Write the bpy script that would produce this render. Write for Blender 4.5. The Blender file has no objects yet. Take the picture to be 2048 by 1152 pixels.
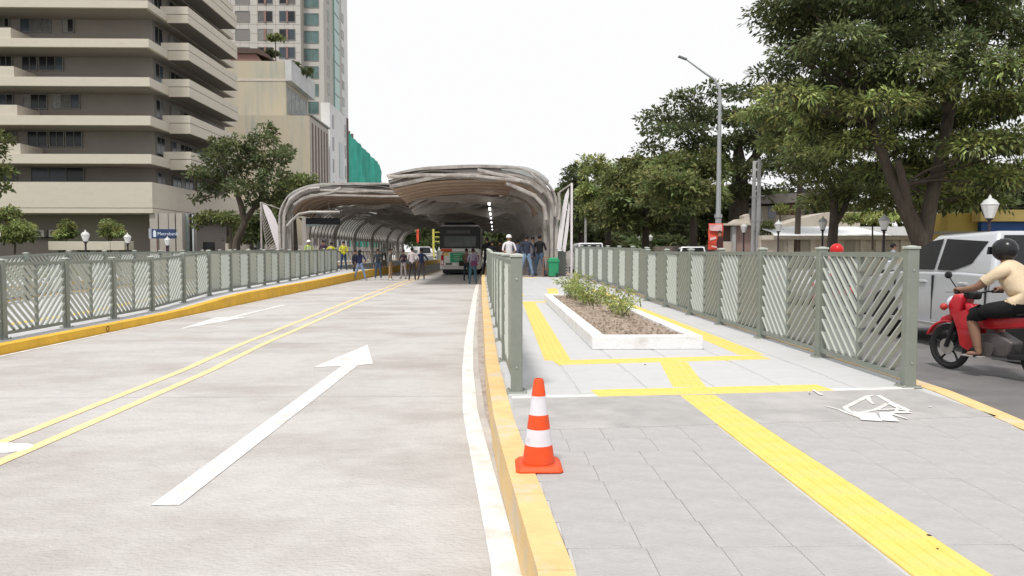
import bpy, bmesh, math, random
import numpy as np
from mathutils import Vector, Matrix, Euler
random.seed(7); rng = np.random.default_rng(7)
sc = bpy.context.scene
R = math.radians
# ------------------------------------------------------------------ camera, world, sun, exposure
FOC = 1500.0
CAMZ = 1.5
PITCH = math.atan(74 / FOC); YAW = math.atan(34 / FOC)
cam_d = bpy.data.cameras.new('camera'); cam = bpy.data.objects.new('camera', cam_d)
sc.collection.objects.link(cam); sc.camera = cam
cam_d.sensor_width = 36; cam_d.lens = 36 * FOC / 2048
cam_d.clip_start = 0.1; cam_d.clip_end = 3000
cam.location = (0, 0, CAMZ); cam.rotation_euler = (R(90) - PITCH, 0, -YAW)
ROT = Euler((R(90) - PITCH, 0, -YAW)).to_matrix()
w = bpy.data.worlds.new("World"); sc.world = w; w.use_nodes = True
nt = w.node_tree; nt.nodes.clear()
out = nt.nodes.new('ShaderNodeOutputWorld'); bg = nt.nodes.new('ShaderNodeBackground')
sky = nt.nodes.new('ShaderNodeTexSky'); sky.sky_type = 'NISHITA'; sky.sun_disc = False
SUN_EL, SUN_AZ = 62, 205      # azimuth measured clockwise from +Y
sky.sun_elevation = R(SUN_EL); sky.sun_rotation = R(SUN_AZ)
sc_n = nt.nodes.new('ShaderNodeMix'); sc_n.data_type = 'RGBA'; sc_n.blend_type = 'MULTIPLY'
sc_n.inputs['Factor'].default_value = 1
nt.links.new(sky.outputs[0], sc_n.inputs['A']); sc_n.inputs['B'].default_value = (0.10, 0.10, 0.10, 1)
tc = nt.nodes.new('ShaderNodeTexCoord'); nz = nt.nodes.new('ShaderNodeTexNoise')
nz.inputs['Scale'].default_value = 1.6; nz.inputs['Detail'].default_value = 5
cr = nt.nodes.new('ShaderNodeValToRGB')
cr.color_ramp.elements[0].position = .34; cr.color_ramp.elements[0].color = (.72, .72, .72, 1)
cr.color_ramp.elements[1].position = .5; cr.color_ramp.elements[1].color = (1, 1, 1, 1)
nt.links.new(tc.outputs['Generated'], nz.inputs['Vector']); nt.links.new(nz.outputs['Fac'], cr.inputs['Fac'])
mx = nt.nodes.new('ShaderNodeMix'); mx.data_type = 'RGBA'
nt.links.new(cr.outputs['Color'], mx.inputs['Factor'])
nt.links.new(sc_n.outputs['Result'], mx.inputs['A']); mx.inputs['B'].default_value = (1.0, 1.0, 1.01, 1)
nt.links.new(mx.outputs['Result'], bg.inputs['Color']); bg.inputs['Strength'].default_value = 0.80
nt.links.new(bg.outputs[0], out.inputs[0])
sd = bpy.data.lights.new('sun', 'SUN'); so = bpy.data.objects.new('sun', sd); sc.collection.objects.link(so)
sd.energy = 2.3; sd.angle = R(9); sd.color = (1, .96, .9)
az, el = R(SUN_AZ), R(SUN_EL)
sv = Vector((math.sin(az) * math.cos(el), math.cos(az) * math.cos(el), math.sin(el)))
so.rotation_euler = sv.to_track_quat('Z', 'Y').to_euler()
sc.view_settings.view_transform = 'Standard'; sc.view_settings.look = 'None'
sc.view_settings.exposure = 0.30; sc.view_settings.gamma = 1; sc.view_settings.use_curve_mapping = False
sc.render.engine = 'CYCLES'
sc.cycles.max_bounces = 5; sc.cycles.use_denoising = True
try: sc.cycles.denoiser = 'OPENIMAGEDENOISE'
except Exception: pass

# ------------------------------------------------------------------ helpers
def ray(px, py):
    return ROT @ Vector(((px - 1024) / FOC, (576 - py) / FOC, -1))
def G(px, py, z):
    d = ray(px, py); t = (z - CAMZ) / d.z
    return (d.x * t, d.y * t)
def P(px, py, Y):
    d = ray(px, py); t = Y / d.y
    return (d.x * t, Y, CAMZ + d.z * t)
def PX(px, py, X):
    d = ray(px, py); t = X / d.x
    return (X, d.y * t, CAMZ + d.z * t)
COL = sc.collection
def tag(o, label=None, cat=None, group=None, kind=None):
    if label: o['label'] = label
    if cat: o['category'] = cat
    if group: o['group'] = group
    if kind: o['kind'] = kind
    return o
def empty(name, loc, rz=0, label=None, cat=None, group=None, kind=None):
    o = bpy.data.objects.new(name, None); COL.objects.link(o); o.location = loc; o.rotation_euler = (0, 0, rz)
    o.empty_display_size = .2
    return tag(o, label, cat, group, kind)
class MB:
    def __init__(s): s.v = []; s.f = []; s.m = []; s.M = None; s.mi = 0
    def add(s, vs, fs):
        b = len(s.v)
        if s.M is not None: vs = [s.M @ Vector(p) for p in vs]
        s.v += [tuple(p) for p in vs]; s.f += [tuple(i + b for i in f) for f in fs]; s.m += [s.mi] * len(fs)
        return s
    def box(s, x0, x1, y0, y1, z0, z1):
        return s.add([(x0, y0, z0), (x1, y0, z0), (x1, y1, z0), (x0, y1, z0), (x0, y0, z1), (x1, y0, z1), (x1, y1, z1), (x0, y1, z1)],
                     [(0, 3, 2, 1), (4, 5, 6, 7), (0, 1, 5, 4), (1, 2, 6, 5), (2, 3, 7, 6), (3, 0, 4, 7)])
    def cbox(s, c, sz, rot=None):
        x, y, z = sz[0] / 2, sz[1] / 2, sz[2] / 2
        vs = [Vector(p) for p in [(-x, -y, -z), (x, -y, -z), (x, y, -z), (-x, y, -z), (-x, -y, z), (x, -y, z), (x, y, z), (-x, y, z)]]
        if rot is not None: vs = [rot @ v for v in vs]
        return s.add([v + Vector(c) for v in vs], [(0, 3, 2, 1), (4, 5, 6, 7), (0, 1, 5, 4), (1, 2, 6, 5), (2, 3, 7, 6), (3, 0, 4, 7)])
    def bbox(s, x0, x1, y0, y1, z0, z1, b):      # box with chamfered vertical and top edges
        def ring(x0, x1, y0, y1, z, c):
            return [(x0 + c, y0, z), (x1 - c, y0, z), (x1, y0 + c, z), (x1, y1 - c, z), (x1 - c, y1, z), (x0 + c, y1, z), (x0, y1 - c, z), (x0, y0 + c, z)]
        vs = ring(x0, x1, y0, y1, z0, b) + ring(x0, x1, y0, y1, z1 - b, b) + ring(x0 + b, x1 - b, y0 + b, y1 - b, z1, b * .5)
        fs = [tuple(range(7, -1, -1)), tuple(range(16, 24))]
        for k in (0, 8):
            for i in range(8): fs.append((k + i, k + (i + 1) % 8, k + 8 + (i + 1) % 8, k + 8 + i))
        return s.add(vs, fs)
    def quad(s, a, b, c, d): return s.add([a, b, c, d], [(0, 1, 2, 3)])
    def prism(s, poly, axis, a, b):
        n = len(poly)
        def pt(p, t):
            return (t, p[0], p[1]) if axis == 'x' else ((p[0], t, p[1]) if axis == 'y' else (p[0], p[1], t))
        vs = [pt(p, a) for p in poly] + [pt(p, b) for p in poly]
        return s.add(vs, [tuple(range(n)), tuple(range(2 * n - 1, n - 1, -1))] + [(i, i + n, (i + 1) % n + n, (i + 1) % n) for i in range(n)])
    def cyl(s, a, b, r0, r1=None, n=12, caps=True):
        return s.tube([a, b], [r0, r0 if r1 is None else r1], n, caps)
    def tube(s, path, r, n=8, caps=True):
        path = [Vector(p) for p in path]; m = len(path)
        if not hasattr(r, '__len__'): r = [r] * m
        vs = []; up = None
        for i, p in enumerate(path):
            t = (path[min(i + 1, m - 1)] - path[max(i - 1, 0)])
            t = t.normalized() if t.length > 1e-9 else Vector((0, 0, 1))
            if up is None:
                up = Vector((1, 0, 0)) if abs(t.x) < .8 else Vector((0, 1, 0))
            u = t.cross(up); u = u.normalized() if u.length > 1e-6 else t.orthogonal().normalized()
            v = u.cross(t).normalized(); up = v
            for k in range(n):
                a = 2 * math.pi * k / n
                vs.append(p + u * math.cos(a) * r[i] + v * math.sin(a) * r[i])
        fs = [(i * n + k, i * n + (k + 1) % n, (i + 1) * n + (k + 1) % n, (i + 1) * n + k) for i in range(m - 1) for k in range(n)]
        if caps: fs += [tuple(range(n - 1, -1, -1)), tuple(range((m - 1) * n, m * n))]
        return s.add(vs, fs)
    def band(s, path, wv, th, nrm):
        # rectangular section along path: wv = half size along fixed vector, th along in-plane normals list
        vs = []; m = len(path); wv = Vector(wv)
        for i, p in enumerate(path):
            p = Vector(p); n_ = Vector(nrm[i]) * (th if not hasattr(th, '__len__') else th[i])
            vs += [p - wv, p + wv, p + wv + n_, p - wv + n_]
        fs = [(4 * i + k, 4 * i + (k + 1) % 4, 4 * i + 4 + (k + 1) % 4, 4 * i + 4 + k) for i in range(m - 1) for k in range(4)]
        fs += [(3, 2, 1, 0), tuple(4 * (m - 1) + k for k in range(4))]
        return s.add(vs, fs)
    def lathe(s, prof, c, n=16):
        vs = []; c = Vector(c)
        for r, z in prof:
            for k in range(n):
                a = 2 * math.pi * k / n; vs.append(c + Vector((r * math.cos(a), r * math.sin(a), z)))
        m = len(prof)
        fs = [(i * n + k, i * n + (k + 1) % n, (i + 1) * n + (k + 1) % n, (i + 1) * n + k) for i in range(m - 1) for k in range(n)]
        fs += [tuple(range(n - 1, -1, -1)), tuple(range((m - 1) * n, m * n))]
        return s.add(vs, fs)
    def sphere(s, c, r, n=12, m=8, sc_=(1, 1, 1)):
        pr = []
        vs = []; c = Vector(c)
        for i in range(1, m):
            t = math.pi * i / m
            for k in range(n):
                a = 2 * math.pi * k / n
                vs.append(c + Vector((r * sc_[0] * math.sin(t) * math.cos(a), r * sc_[1] * math.sin(t) * math.sin(a), r * sc_[2] * math.cos(t))))
        vs += [c + Vector((0, 0, r * sc_[2])), c - Vector((0, 0, r * sc_[2]))]
        fs = [(i * n + k, (i + 1) * n + k, (i + 1) * n + (k + 1) % n, i * n + (k + 1) % n) for i in range(m - 2) for k in range(n)]
        T, B = len(vs) - 2, len(vs) - 1
        fs += [(T, k, (k + 1) % n) for k in range(n)] + [(B, (m - 2) * n + (k + 1) % n, (m - 2) * n + k) for k in range(n)]
        return s.add(vs, fs)
    def mesh(s, name, mats, smooth=False):
        me = bpy.data.meshes.new(name); me.from_pydata(s.v, [], s.f)
        for m_ in (mats if isinstance(mats, (list, tuple)) else [mats]): me.materials.append(m_)
        me.polygons.foreach_set('material_index', s.m)
        if smooth: me.polygons.foreach_set('use_smooth', [True] * len(s.f))
        me.validate(); me.update()
        bm = bmesh.new(); bm.from_mesh(me); bmesh.ops.recalc_face_normals(bm, faces=bm.faces); bm.to_mesh(me); bm.free()
        if smooth:
            try: me.set_sharp_from_angle(angle=R(40))
            except Exception: pass
        return me
    def build(s, name, mats, parent=None, smooth=False, loc=None):
        return link(name, s.mesh(name, mats, smooth), parent, loc)
def link(name, me, parent=None, loc=None, rot=None):
    o = bpy.data.objects.new(name, me); COL.objects.link(o)
    if parent is not None: o.parent = parent
    if loc is not None: o.location = loc
    if rot is not None: o.rotation_euler = rot
    return o
def copy_tree(o, parent=None):
    c = o.copy(); COL.objects.link(c)
    if parent is not None: c.parent = parent
    for ch in list(o.children): copy_tree(ch, c)
    return c
def bevel(o, w_=.01, seg=2):
    m = o.modifiers.new('bevel', 'BEVEL'); m.width = w_; m.segments = seg; m.limit_method = 'ANGLE'; m.angle_limit = R(40)
    return o
# ------------------------------------------------------------------ materials
MATS = {}
def mat(name, col, rough=.8, var=.12, scale=3.0, bump=0.0, bscale=40, metal=0, spec=.3, stretch=(1, 1, 1), dirt=None, dscale=.6, dpos=(.5, .72), emit=0, attr=False, coat=0, trans=0, alpha=1):
    if name in MATS: return MATS[name]
    m = bpy.data.materials.new(name); m.use_nodes = True; n = m.node_tree; b = n.nodes['Principled BSDF']
    b.inputs['Roughness'].default_value = rough; b.inputs['Metallic'].default_value = metal
    b.inputs['Specular IOR Level'].default_value = spec
    b.inputs['Coat Weight'].default_value = coat
    if trans: b.inputs['Transmission Weight'].default_value = trans
    if alpha < 1: b.inputs['Alpha'].default_value = alpha
    tcn = n.nodes.new('ShaderNodeTexCoord'); mp = n.nodes.new('ShaderNodeMapping'); mp.inputs['Scale'].default_value = stretch
    n.links.new(tcn.outputs['Object'], mp.inputs['Vector'])
    c4 = (*col, 1)
    if var > 0 or dirt or attr:
        ns = n.nodes.new('ShaderNodeTexNoise'); ns.inputs['Scale'].default_value = scale; ns.inputs['Detail'].default_value = 6; ns.inputs['Roughness'].default_value = .6
        n.links.new(mp.outputs[0], ns.inputs['Vector'])
        mr = n.nodes.new('ShaderNodeMapRange'); mr.inputs['From Min'].default_value = .3; mr.inputs['From Max'].default_value = .7
        mr.inputs['To Min'].default_value = 1 - var; mr.inputs['To Max'].default_value = 1 + var
        n.links.new(ns.outputs['Fac'], mr.inputs['Value'])
        hs = n.nodes.new('ShaderNodeVectorMath'); hs.operation = 'SCALE'
        if attr:
            at = n.nodes.new('ShaderNodeAttribute'); at.attribute_name = 'tint'
            ml = n.nodes.new('ShaderNodeVectorMath'); ml.operation = 'MULTIPLY'; ml.inputs[0].default_value = col
            n.links.new(at.outputs['Color'], ml.inputs[1]); n.links.new(ml.outputs[0], hs.inputs[0])
        else: hs.inputs[0].default_value = col
        n.links.new(mr.outputs[0], hs.inputs['Scale']); src = hs.outputs[0]
        if dirt:
            nd = n.nodes.new('ShaderNodeTexNoise'); nd.inputs['Scale'].default_value = dscale; nd.inputs['Detail'].default_value = 8; nd.inputs['Roughness'].default_value = .65
            n.links.new(mp.outputs[0], nd.inputs['Vector'])
            rp = n.nodes.new('ShaderNodeMapRange'); rp.inputs['From Min'].default_value = dpos[0]; rp.inputs['From Max'].default_value = dpos[1]
            n.links.new(nd.outputs['Fac'], rp.inputs['Value'])
            mxx = n.nodes.new('ShaderNodeMix'); mxx.data_type = 'RGBA'
            n.links.new(rp.outputs[0], mxx.inputs['Factor']); n.links.new(src, mxx.inputs['A']); mxx.inputs['B'].default_value = (*dirt, 1)
            src = mxx.outputs['Result']
        n.links.new(src, b.inputs['Base Color'])
    else: b.inputs['Base Color'].default_value = c4
    if bump > 0:
        nb = n.nodes.new('ShaderNodeTexNoise'); nb.inputs['Scale'].default_value = bscale; nb.inputs['Detail'].default_value = 4
        n.links.new(mp.outputs[0], nb.inputs['Vector'])
        bp = n.nodes.new('ShaderNodeBump'); bp.inputs['Strength'].default_value = bump; bp.inputs['Distance'].default_value = .02
        n.links.new(nb.outputs['Fac'], bp.inputs['Height']); n.links.new(bp.outputs[0], b.inputs['Normal'])
    if emit:
        b.inputs['Emission Color'].default_value = c4; b.inputs['Emission Strength'].default_value = emit
    MATS[name] = m; return m
M_road = mat('bus_lane_concrete', (.52, .50, .485), .9, .06, 7, .8, 34, stretch=(.8, 1.25, 1), dirt=(.33, .295, .27), dscale=.55, dpos=(.44, .78))
M_asph = mat('asphalt', (.17, .165, .165), .9, .2, 1.5, .5, 90, dirt=(.22, .21, .2), dscale=.4)
M_plat = mat('platform_tile', (.545, .545, .55), .75, .08, 3, .2, 40, stretch=(.8, 2.2, 1), dirt=(.49, .50, .51), dscale=2.2, dpos=(.45, .75))
M_ramp = mat('ramp_concrete', (.39, .378, .37), .9, .12, 4, .4, 60, dirt=(.52, .5, .49), dscale=1.1)
M_rtile = mat('ramp_tile', (.42, .412, .41), .85, .1, 9, .4, 60, stretch=(1, 1.3, 1), dirt=(.38, .365, .355), dscale=4, dpos=(.5, .75))
M_joint = mat('joint_mortar', (.47, .465, .46), .95, .1)
M_white = mat('white_road_paint', (.74, .735, .715), .75, .08, 6, .3, 60, dirt=(.52, .49, .46), dscale=4, dpos=(.5, .72))
M_whitew = mat('worn_white_paint', (.76, .75, .73), .8, .1, 6, .2, 60, dirt=(.58, .55, .53), dscale=5, dpos=(.45, .6))
M_yline = mat('yellow_road_paint', (.84, .63, .33), .75, .08, 5, .2, 60, dirt=(.66, .56, .42), dscale=4, dpos=(.5, .75))
M_tact = mat('yellow_tactile_tile', (.80, .60, .15), .65, .12, 5, .2, 50, dirt=(.62, .50, .22), dscale=2.6, dpos=(.46, .8))
M_kerb = mat('yellow_kerb_paint', (.74, .44, .05), .7, .12, 3, .3, 40, dirt=(.52, .36, .13), dscale=1.6, dpos=(.55, .8))
M_kerbp = mat('faded_yellow_kerb_paint', (.72, .51, .24), .75, .12, 4, .3, 40, dirt=(.60, .53, .44), dscale=3.2, dpos=(.5, .66))
M_kconc = mat('kerb_concrete', (.46, .43, .4), .9, .15, 6, .5, 50, dirt=(.22, .18, .15), dscale=3, dpos=(.5, .7))
M_gutter = mat('gutter_concrete', (.42, .38, .35), .95, .18, 7, .7, 40, dirt=(.25, .19, .15), dscale=4, dpos=(.5, .68))
M_fence = mat('grey_green_fence_paint', (.222, .245, .212), .5, .08, 3, 0, spec=.4, dirt=(.27, .275, .25), dscale=5, dpos=(.5, .75))
M_fence2 = mat('grey_green_slat_paint', (.43, .455, .41), .4, .04, 2, 0, spec=.4)
M_bolt = mat('steel_bolt', (.5, .5, .5), .4, 0, metal=.8)
M_wconc = mat('white_planter_paint', (.80, .80, .81), .75, .05, 5, .3, 40, dirt=(.55, .52, .48), dscale=2.6, dpos=(.52, .8))
M_soil = mat('planter_soil', (.34, .27, .215), 1, .3, 14, 1, 40, dirt=(.5, .44, .38), dscale=20, dpos=(.55, .65))
M_beige = mat('beige_concrete_band', (.60, .55, .47), .8, .07, .5, .1, 20, stretch=(1, 1, 3), dirt=(.5, .45, .38), dscale=.5, dpos=(.5, .8))
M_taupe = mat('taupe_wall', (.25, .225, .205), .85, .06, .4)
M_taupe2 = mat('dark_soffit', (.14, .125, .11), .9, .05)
M_glassd = mat('dark_window_glass', (.018, .02, .023), .15, 0, spec=.35)
M_glassg = mat('green_window_glass', (.10, .17, .16), .15, .25, .4, spec=.6)
M_frame = mat('window_frame', (.22, .22, .21), .5, 0)
M_ann = mat('stained_beige_render', (.52, .46, .35), .9, .1, .25, stretch=(3, 3, .4), dirt=(.37, .37, .32), dscale=.25, dpos=(.42, .66))
M_tower = mat('tower_stone_panel', (.47, .45, .42), .7, .05, .3)
M_towerw = mat('white_wall', (.74, .74, .74), .8, .05, .3, dirt=(.55, .55, .55), dscale=.15)
M_towerb = mat('tower_spandrel', (.25, .15, .13), .7, .05)
M_redst = mat('red_brown_stripe', (.15, .10, .09), .8, .1)
M_net = mat('green_netting', (.055, .46, .36), .85, .2, .3, stretch=(1, 1, .35), dirt=(.035, .32, .25), dscale=.22, dpos=(.45, .7))
M_can = mat('canopy_rib_metal', (.31, .285, .262), .5, .12, 1.2, 0, spec=.4, dirt=(.18, .15, .13), dscale=1.2, dpos=(.5, .75))
M_can2 = mat('canopy_rib_light', (.41, .385, .36), .5, .2, 2.5, 0, spec=.4, dirt=(.24, .21, .19), dscale=1.6, dpos=(.45, .65))
M_skin_r = mat('canopy_roof_sheet', (.56, .57, .56), .5, .12, .8, .1, 10)
M_skin_t = mat('translucent_roof_sheet', (.72, .73, .72), .4, .1, 1)
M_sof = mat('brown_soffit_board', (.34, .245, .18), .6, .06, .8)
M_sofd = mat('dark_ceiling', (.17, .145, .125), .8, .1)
M_col = mat('station_steel', (.40, .375, .355), .5, .06, 2)
M_leafw = mat('white_perforated_panel', (.74, .70, .72), .6, .1, 22, .3, 90)
M_glz = mat('station_glazing', (.72, .70, .67), .4, .2, 2)
M_bark = mat('tree_bark', (.085, .07, .055), .95, .3, 6, 1, 14, stretch=(1, 1, .3))
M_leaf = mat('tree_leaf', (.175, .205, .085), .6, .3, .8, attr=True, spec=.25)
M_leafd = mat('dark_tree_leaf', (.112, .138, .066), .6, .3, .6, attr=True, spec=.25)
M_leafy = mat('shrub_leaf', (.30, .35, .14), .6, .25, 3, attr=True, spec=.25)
for _m in (M_leaf, M_leafd, M_leafy, M_glz, M_skin_t):
    _b = _m.node_tree.nodes['Principled BSDF']; _o = _m.node_tree.nodes['Material Output']
    _t = _m.node_tree.nodes.new('ShaderNodeBsdfTranslucent'); _x = _m.node_tree.nodes.new('ShaderNodeMixShader'); _x.inputs[0].default_value = .38 if _m not in (M_glz, M_skin_t) else .6
    _m.node_tree.links.new(_b.inputs['Base Color'].links[0].from_socket, _t.inputs['Color'])
    _m.node_tree.links.new(_b.outputs[0], _x.inputs[1]); _m.node_tree.links.new(_t.outputs[0], _x.inputs[2]); _m.node_tree.links.new(_x.outputs[0], _o.inputs[0])
M_grass = mat('ground_earth', (.16, .15, .1), 1, .3, 2, .5, 30)
M_blk = mat('black_plastic', (.02, .02, .022), .45, 0)
M_rub = mat('tyre_rubber', (.025, .025, .027), .8, 0)
M_silver = mat('silver_car_paint', (.56, .58, .61), .28, 0, metal=.35, spec=.5, coat=.6)
M_wcar = mat('white_car_paint', (.78, .78, .79), .3, 0, spec=.5, coat=.5)
M_alloy = mat('alloy', (.45, .45, .46), .35, 0, metal=.7)
M_redp = mat('red_paint', (.55, .02, .03), .3, 0, coat=.5)
M_redl = mat('red_lamp', (.45, .01, .02), .2, 0)
M_green = mat('green_bin_plastic', (.03, .27, .13), .45, .04)
M_orange = mat('cone_orange', (.80, .085, .018), .5, .08, 6, dirt=(.45, .10, .05), dscale=9, dpos=(.52, .72))
M_conew = mat('cone_reflective_white', (.72, .70, .75), .4, .05, 8, dirt=(.5, .48, .5), dscale=12, dpos=(.55, .7))
M_lampm = mat('galvanised_pole', (.42, .44, .45), .45, .06, 2, metal=.3)
M_lampb = mat('dark_lantern_metal', (.04, .03, .04), .5, 0)
M_lampg = mat('milky_lantern_glass', (.78, .79, .78), .25, 0, spec=.5)
M_conp = mat('utility_pole_concrete', (.46, .46, .46), .9, .1, 4)
M_pink = mat('pink_wall', (.42, .3, .27), .85, .1, .6)
M_cream = mat('cream_wall', (.55, .50, .43), .85, .07, .8, dirt=(.4, .36, .3), dscale=.5)
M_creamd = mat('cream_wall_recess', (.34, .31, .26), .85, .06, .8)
M_wroof = mat('white_metal_roof', (.85, .86, .88), .35, .03, 1)
M_groof = mat('grey_tile_roof', (.26, .235, .22), .8, .15, 2)
M_yell = mat('yellow_shop_wall', (.48, .35, .09), .7, .08, 1)
M_blue = mat('blue_shop_fascia', (.03, .10, .32), .5, .05)
M_navy = mat('navy_sign', (.03, .05, .12), .5, .05)
M_ban = mat('red_banner', (.72, .10, .06), .6, .1, 2)
M_tube = mat('lit_tube_lamp', (1, 1, 1), .5, 0, emit=2.2)
# ------------------------------------------------------------------ ground, road, platforms
PZ = .28
def it(xs, ys): return lambda v: float(np.interp(v, xs, ys))
kl = it([1, 2.9, 3.4, 5.2, 8, 18.7, 31, 45, 110], [.17, .16, .12, .0, -.1, -.32, -.56, -.62, -.7])
kr = it([1, 5.1, 6.2, 7.2, 20, 31, 110], [3.0, 3.62, 3.82, 3.86, 3.84, 3.46, 3.4])       # inner edge of right kerb
pz = it([1, 18.5, 20, 31, 110], [PZ, PZ, .32, .43, .43])
we = it([1, 3.46, 6.86, 9.45, 12.6, 25.6, 33, 110], [.1, .053, -.229, -.347, -.44, -.68, -.77, -.85])
y1 = it([1, 5.86, 9.4, 12, 22.5, 37, 110], [-3.85, -3.87, -3.92, -4.08, -4.35, -4.5, -4.55])
lz = it([1, 17, 21, 31, 40, 110], [.14, .14, .30, .33, .42, .42])
def ribbon(mb, ys, fl, fr, fz):
    vs = []; 
    for y in ys: vs += [(fl(y), y, fz(y)), (fr(y), y, fz(y))]
    mb.add(vs, [(2 * i, 2 * i + 1, 2 * i + 3, 2 * i + 2) for i in range(len(ys) - 1)])
def strip(mb, ys, fl, fr, f0, f1):      # solid strip between z f0 and f1
    vs = []
    for y in ys: vs += [(fl(y), y, f0(y)), (fr(y), y, f0(y)), (fr(y), y, f1(y)), (fl(y), y, f1(y))]
    n = len(ys)
    fs = [(4 * i + k, 4 * i + (k + 1) % 4, 4 * i + 4 + (k + 1) % 4, 4 * i + 4 + k) for i in range(n - 1) for k in range(4)]
    fs += [(0, 1, 2, 3), tuple(4 * (n - 1) + k for k in (3, 2, 1, 0))]
    mb.add(vs, fs)
c_ = lambda v: (lambda y: v)
YS = [-6] + list(np.arange(1, 12, .5)) + list(np.arange(12, 34, 1.)) + list(range(34, 112, 4))
g = MB(); g.box(-400, 400, -60, 1200, -1, -.05); tag(g.build('ground', M_grass), kind='structure')
g = MB(); ribbon(g, YS + [300], lambda y: -7.15, lambda y: we(y) + .14, c_(0)); ribbon(g, [114, 300], c_(-7.15), c_(3.6), c_(.0015))
road = tag(g.build('bus_lane', M_road), kind='structure')
# slab joints of the bus lane, cut as narrow dark strips
g = MB()
for y in [3.2, 7.7, 12.2, 16.7, 21.2, 25.7, 30.2]: g.box(-7.1, we(y), y, y + .012, .0005, .003)
g.build('slab_joint', M_joint, road)
g = MB(); ribbon(g, YS, lambda y: we(y) + .14, lambda y: kl(y) + .02, c_(.004)); tag(g.build('gutter', M_gutter), kind='structure')
g = MB(); g.box(3.6, 13.0, -6, 300, -.04, -.002); tag(g.build('road', M_asph), kind='structure')
g = MB(); g.box(-19.0, -12.3, -6, 300, -.04, -.002); tag(g.build('road', M_asph), kind='structure')
# lane markings
def line(name, fl, fr, ys, z, m, label, cat='road marking', group=None):
    g = MB(); ribbon(g, ys, fl, fr, c_(z)); return tag(g.build(name, m), label, cat, group)
line('edge_line', lambda y: we(y) - .07, lambda y: we(y) + .07, [y for y in YS if y < 60], .0045, M_white, 'solid white edge line along the gutter of the concrete bus lane')
line('centre_line', lambda y: y1(y) - .05, lambda y: y1(y) + .055, [y for y in YS if y < 60], .0045, M_yline, 'outer line of the double yellow, on the side of the long fence')
line('centre_line', lambda y: y1(y) + .30, lambda y: y1(y) + .405, [y for y in YS if y < 60], .0045, M_yline, 'inner line of the double yellow, on the side of the white arrow')
line('edge_line', lambda y: -7.08, lambda y: -7.0, [y for y in YS if y < 60], .0045, M_whitew, 'thin worn white line at the foot of the long yellow kerb')
g = MB(); z = .0045
def zpoly(mb, pts, z):
    mb.add([(x, y, z) for x, y in pts], [tuple(range(len(pts)))])
a = [G(735, 690, 0), G(627, 735, 0), G(683, 733, 0), G(520, 852, 0), G(566, 842, 0), G(716, 731, 0), G(746, 728, 0)]
sx = (a[4][0] + a[3][0]) / 2
zpoly(g, [a[0], a[1], a[2], (sx - .085, 4.4), (sx + .085, 4.4), a[5], a[6]], z)
tag(g.build('arrow_marking', M_white), 'bold white straight-ahead arrow painted on the bus lane beside the white edge line', 'road marking')
g = MB(); zpoly(g, [(-6.05, 14.4), (-5.6, 17.2), (-5.86, 17.1), (-5.8, 21), (-5.95, 21), (-6.02, 17.1), (-6.3, 17)], z)
tag(g.build('arrow_marking', M_whitew), 'faint worn white arrow on the lane beside the long fence', 'road marking')
g = MB()
for px, py, r in [(25, 897, .14), (1, 893, .1)]:
    x, y = G(px, py, 0); g.lathe([(r, .004), (r * .8, .012), (r * .3, .018)], (x, y, 0), 10)
tag(g.build('paint_blob', M_white), 'small white paint blob between the double yellow lines', 'paint blob')
# right island platform
plat = empty('platform', (0, 0, 0), kind='structure')
g = MB(); strip(g, YS, lambda y: kl(y) + .145, lambda y: kr(y), c_(-.05), lambda y: pz(y) - .005); g.build('platform_slab', mat('slab_mortar', (.5, .5, .5), .95, .1), plat)
def cross(y0, x): return y0 + .10 * (x - .2)        # cross lines run slightly askew
tile_m = {}
def tilemesh(w_, d_, m, key):
    if key not in tile_m:
        g = MB(); g.bbox(-w_ / 2, w_ / 2, -d_ / 2, d_ / 2, -.012, 0, .0015); tile_m[key] = g.mesh('tile', m)
    return tile_m[key]
SY0, SY1 = 5.05, 6.15     # smooth ramp strip between these
for iy in range(10):
    y = SY0 + .22 - iy * .3
    if y < 2.2: break
    for xa_, xb_ in ((kl(y) + .15, 1.705 - .155), (1.715 + .155, kr(y) - .008)):
        n_ = max(1, round((xb_ - xa_) / .3)); ww = (xb_ - xa_) / n_
        for ix in range(n_):
            x = xa_ + ww * (ix + .5); o_ = link('tile', tilemesh(.298, .298, M_rtile, 'r'), plat, (x, y, PZ + random.uniform(-.0008, .0008)))
            o_.scale = (ww / .3, 1, 1)
g = MB(); pts = []
n = 12
for i in range(n + 1):
    t = i / n; x = kl(5.5) + .15 + t * (kr(5.6) - kl(5.5) - .15); pts.append((x, cross(SY0, x), cross(SY1, x)))
vs = []
for x, ya, yb in pts: vs += [(x, ya, PZ + .002), (x, yb, PZ + .002), (x, yb, PZ - .02), (x, ya, PZ - .02)]
fs = [(4 * i + k, 4 * i + (k + 1) % 4, 4 * i + 4 + (k + 1) % 4, 4 * i + 4 + k) for i in range(n) for k in range(4)]
g.add(vs, fs); g.build('smooth_strip', M_ramp, plat)
g = MB(); vs = []
for x, ya, yb in pts: vs += [(x, yb + .002, PZ + .003), (x, yb + .1, PZ + .003), (x, yb + .1, PZ - .02), (x, yb + .002, PZ - .02)]
g.add(vs, fs); g.build('white_strip', M_white, plat)
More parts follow.
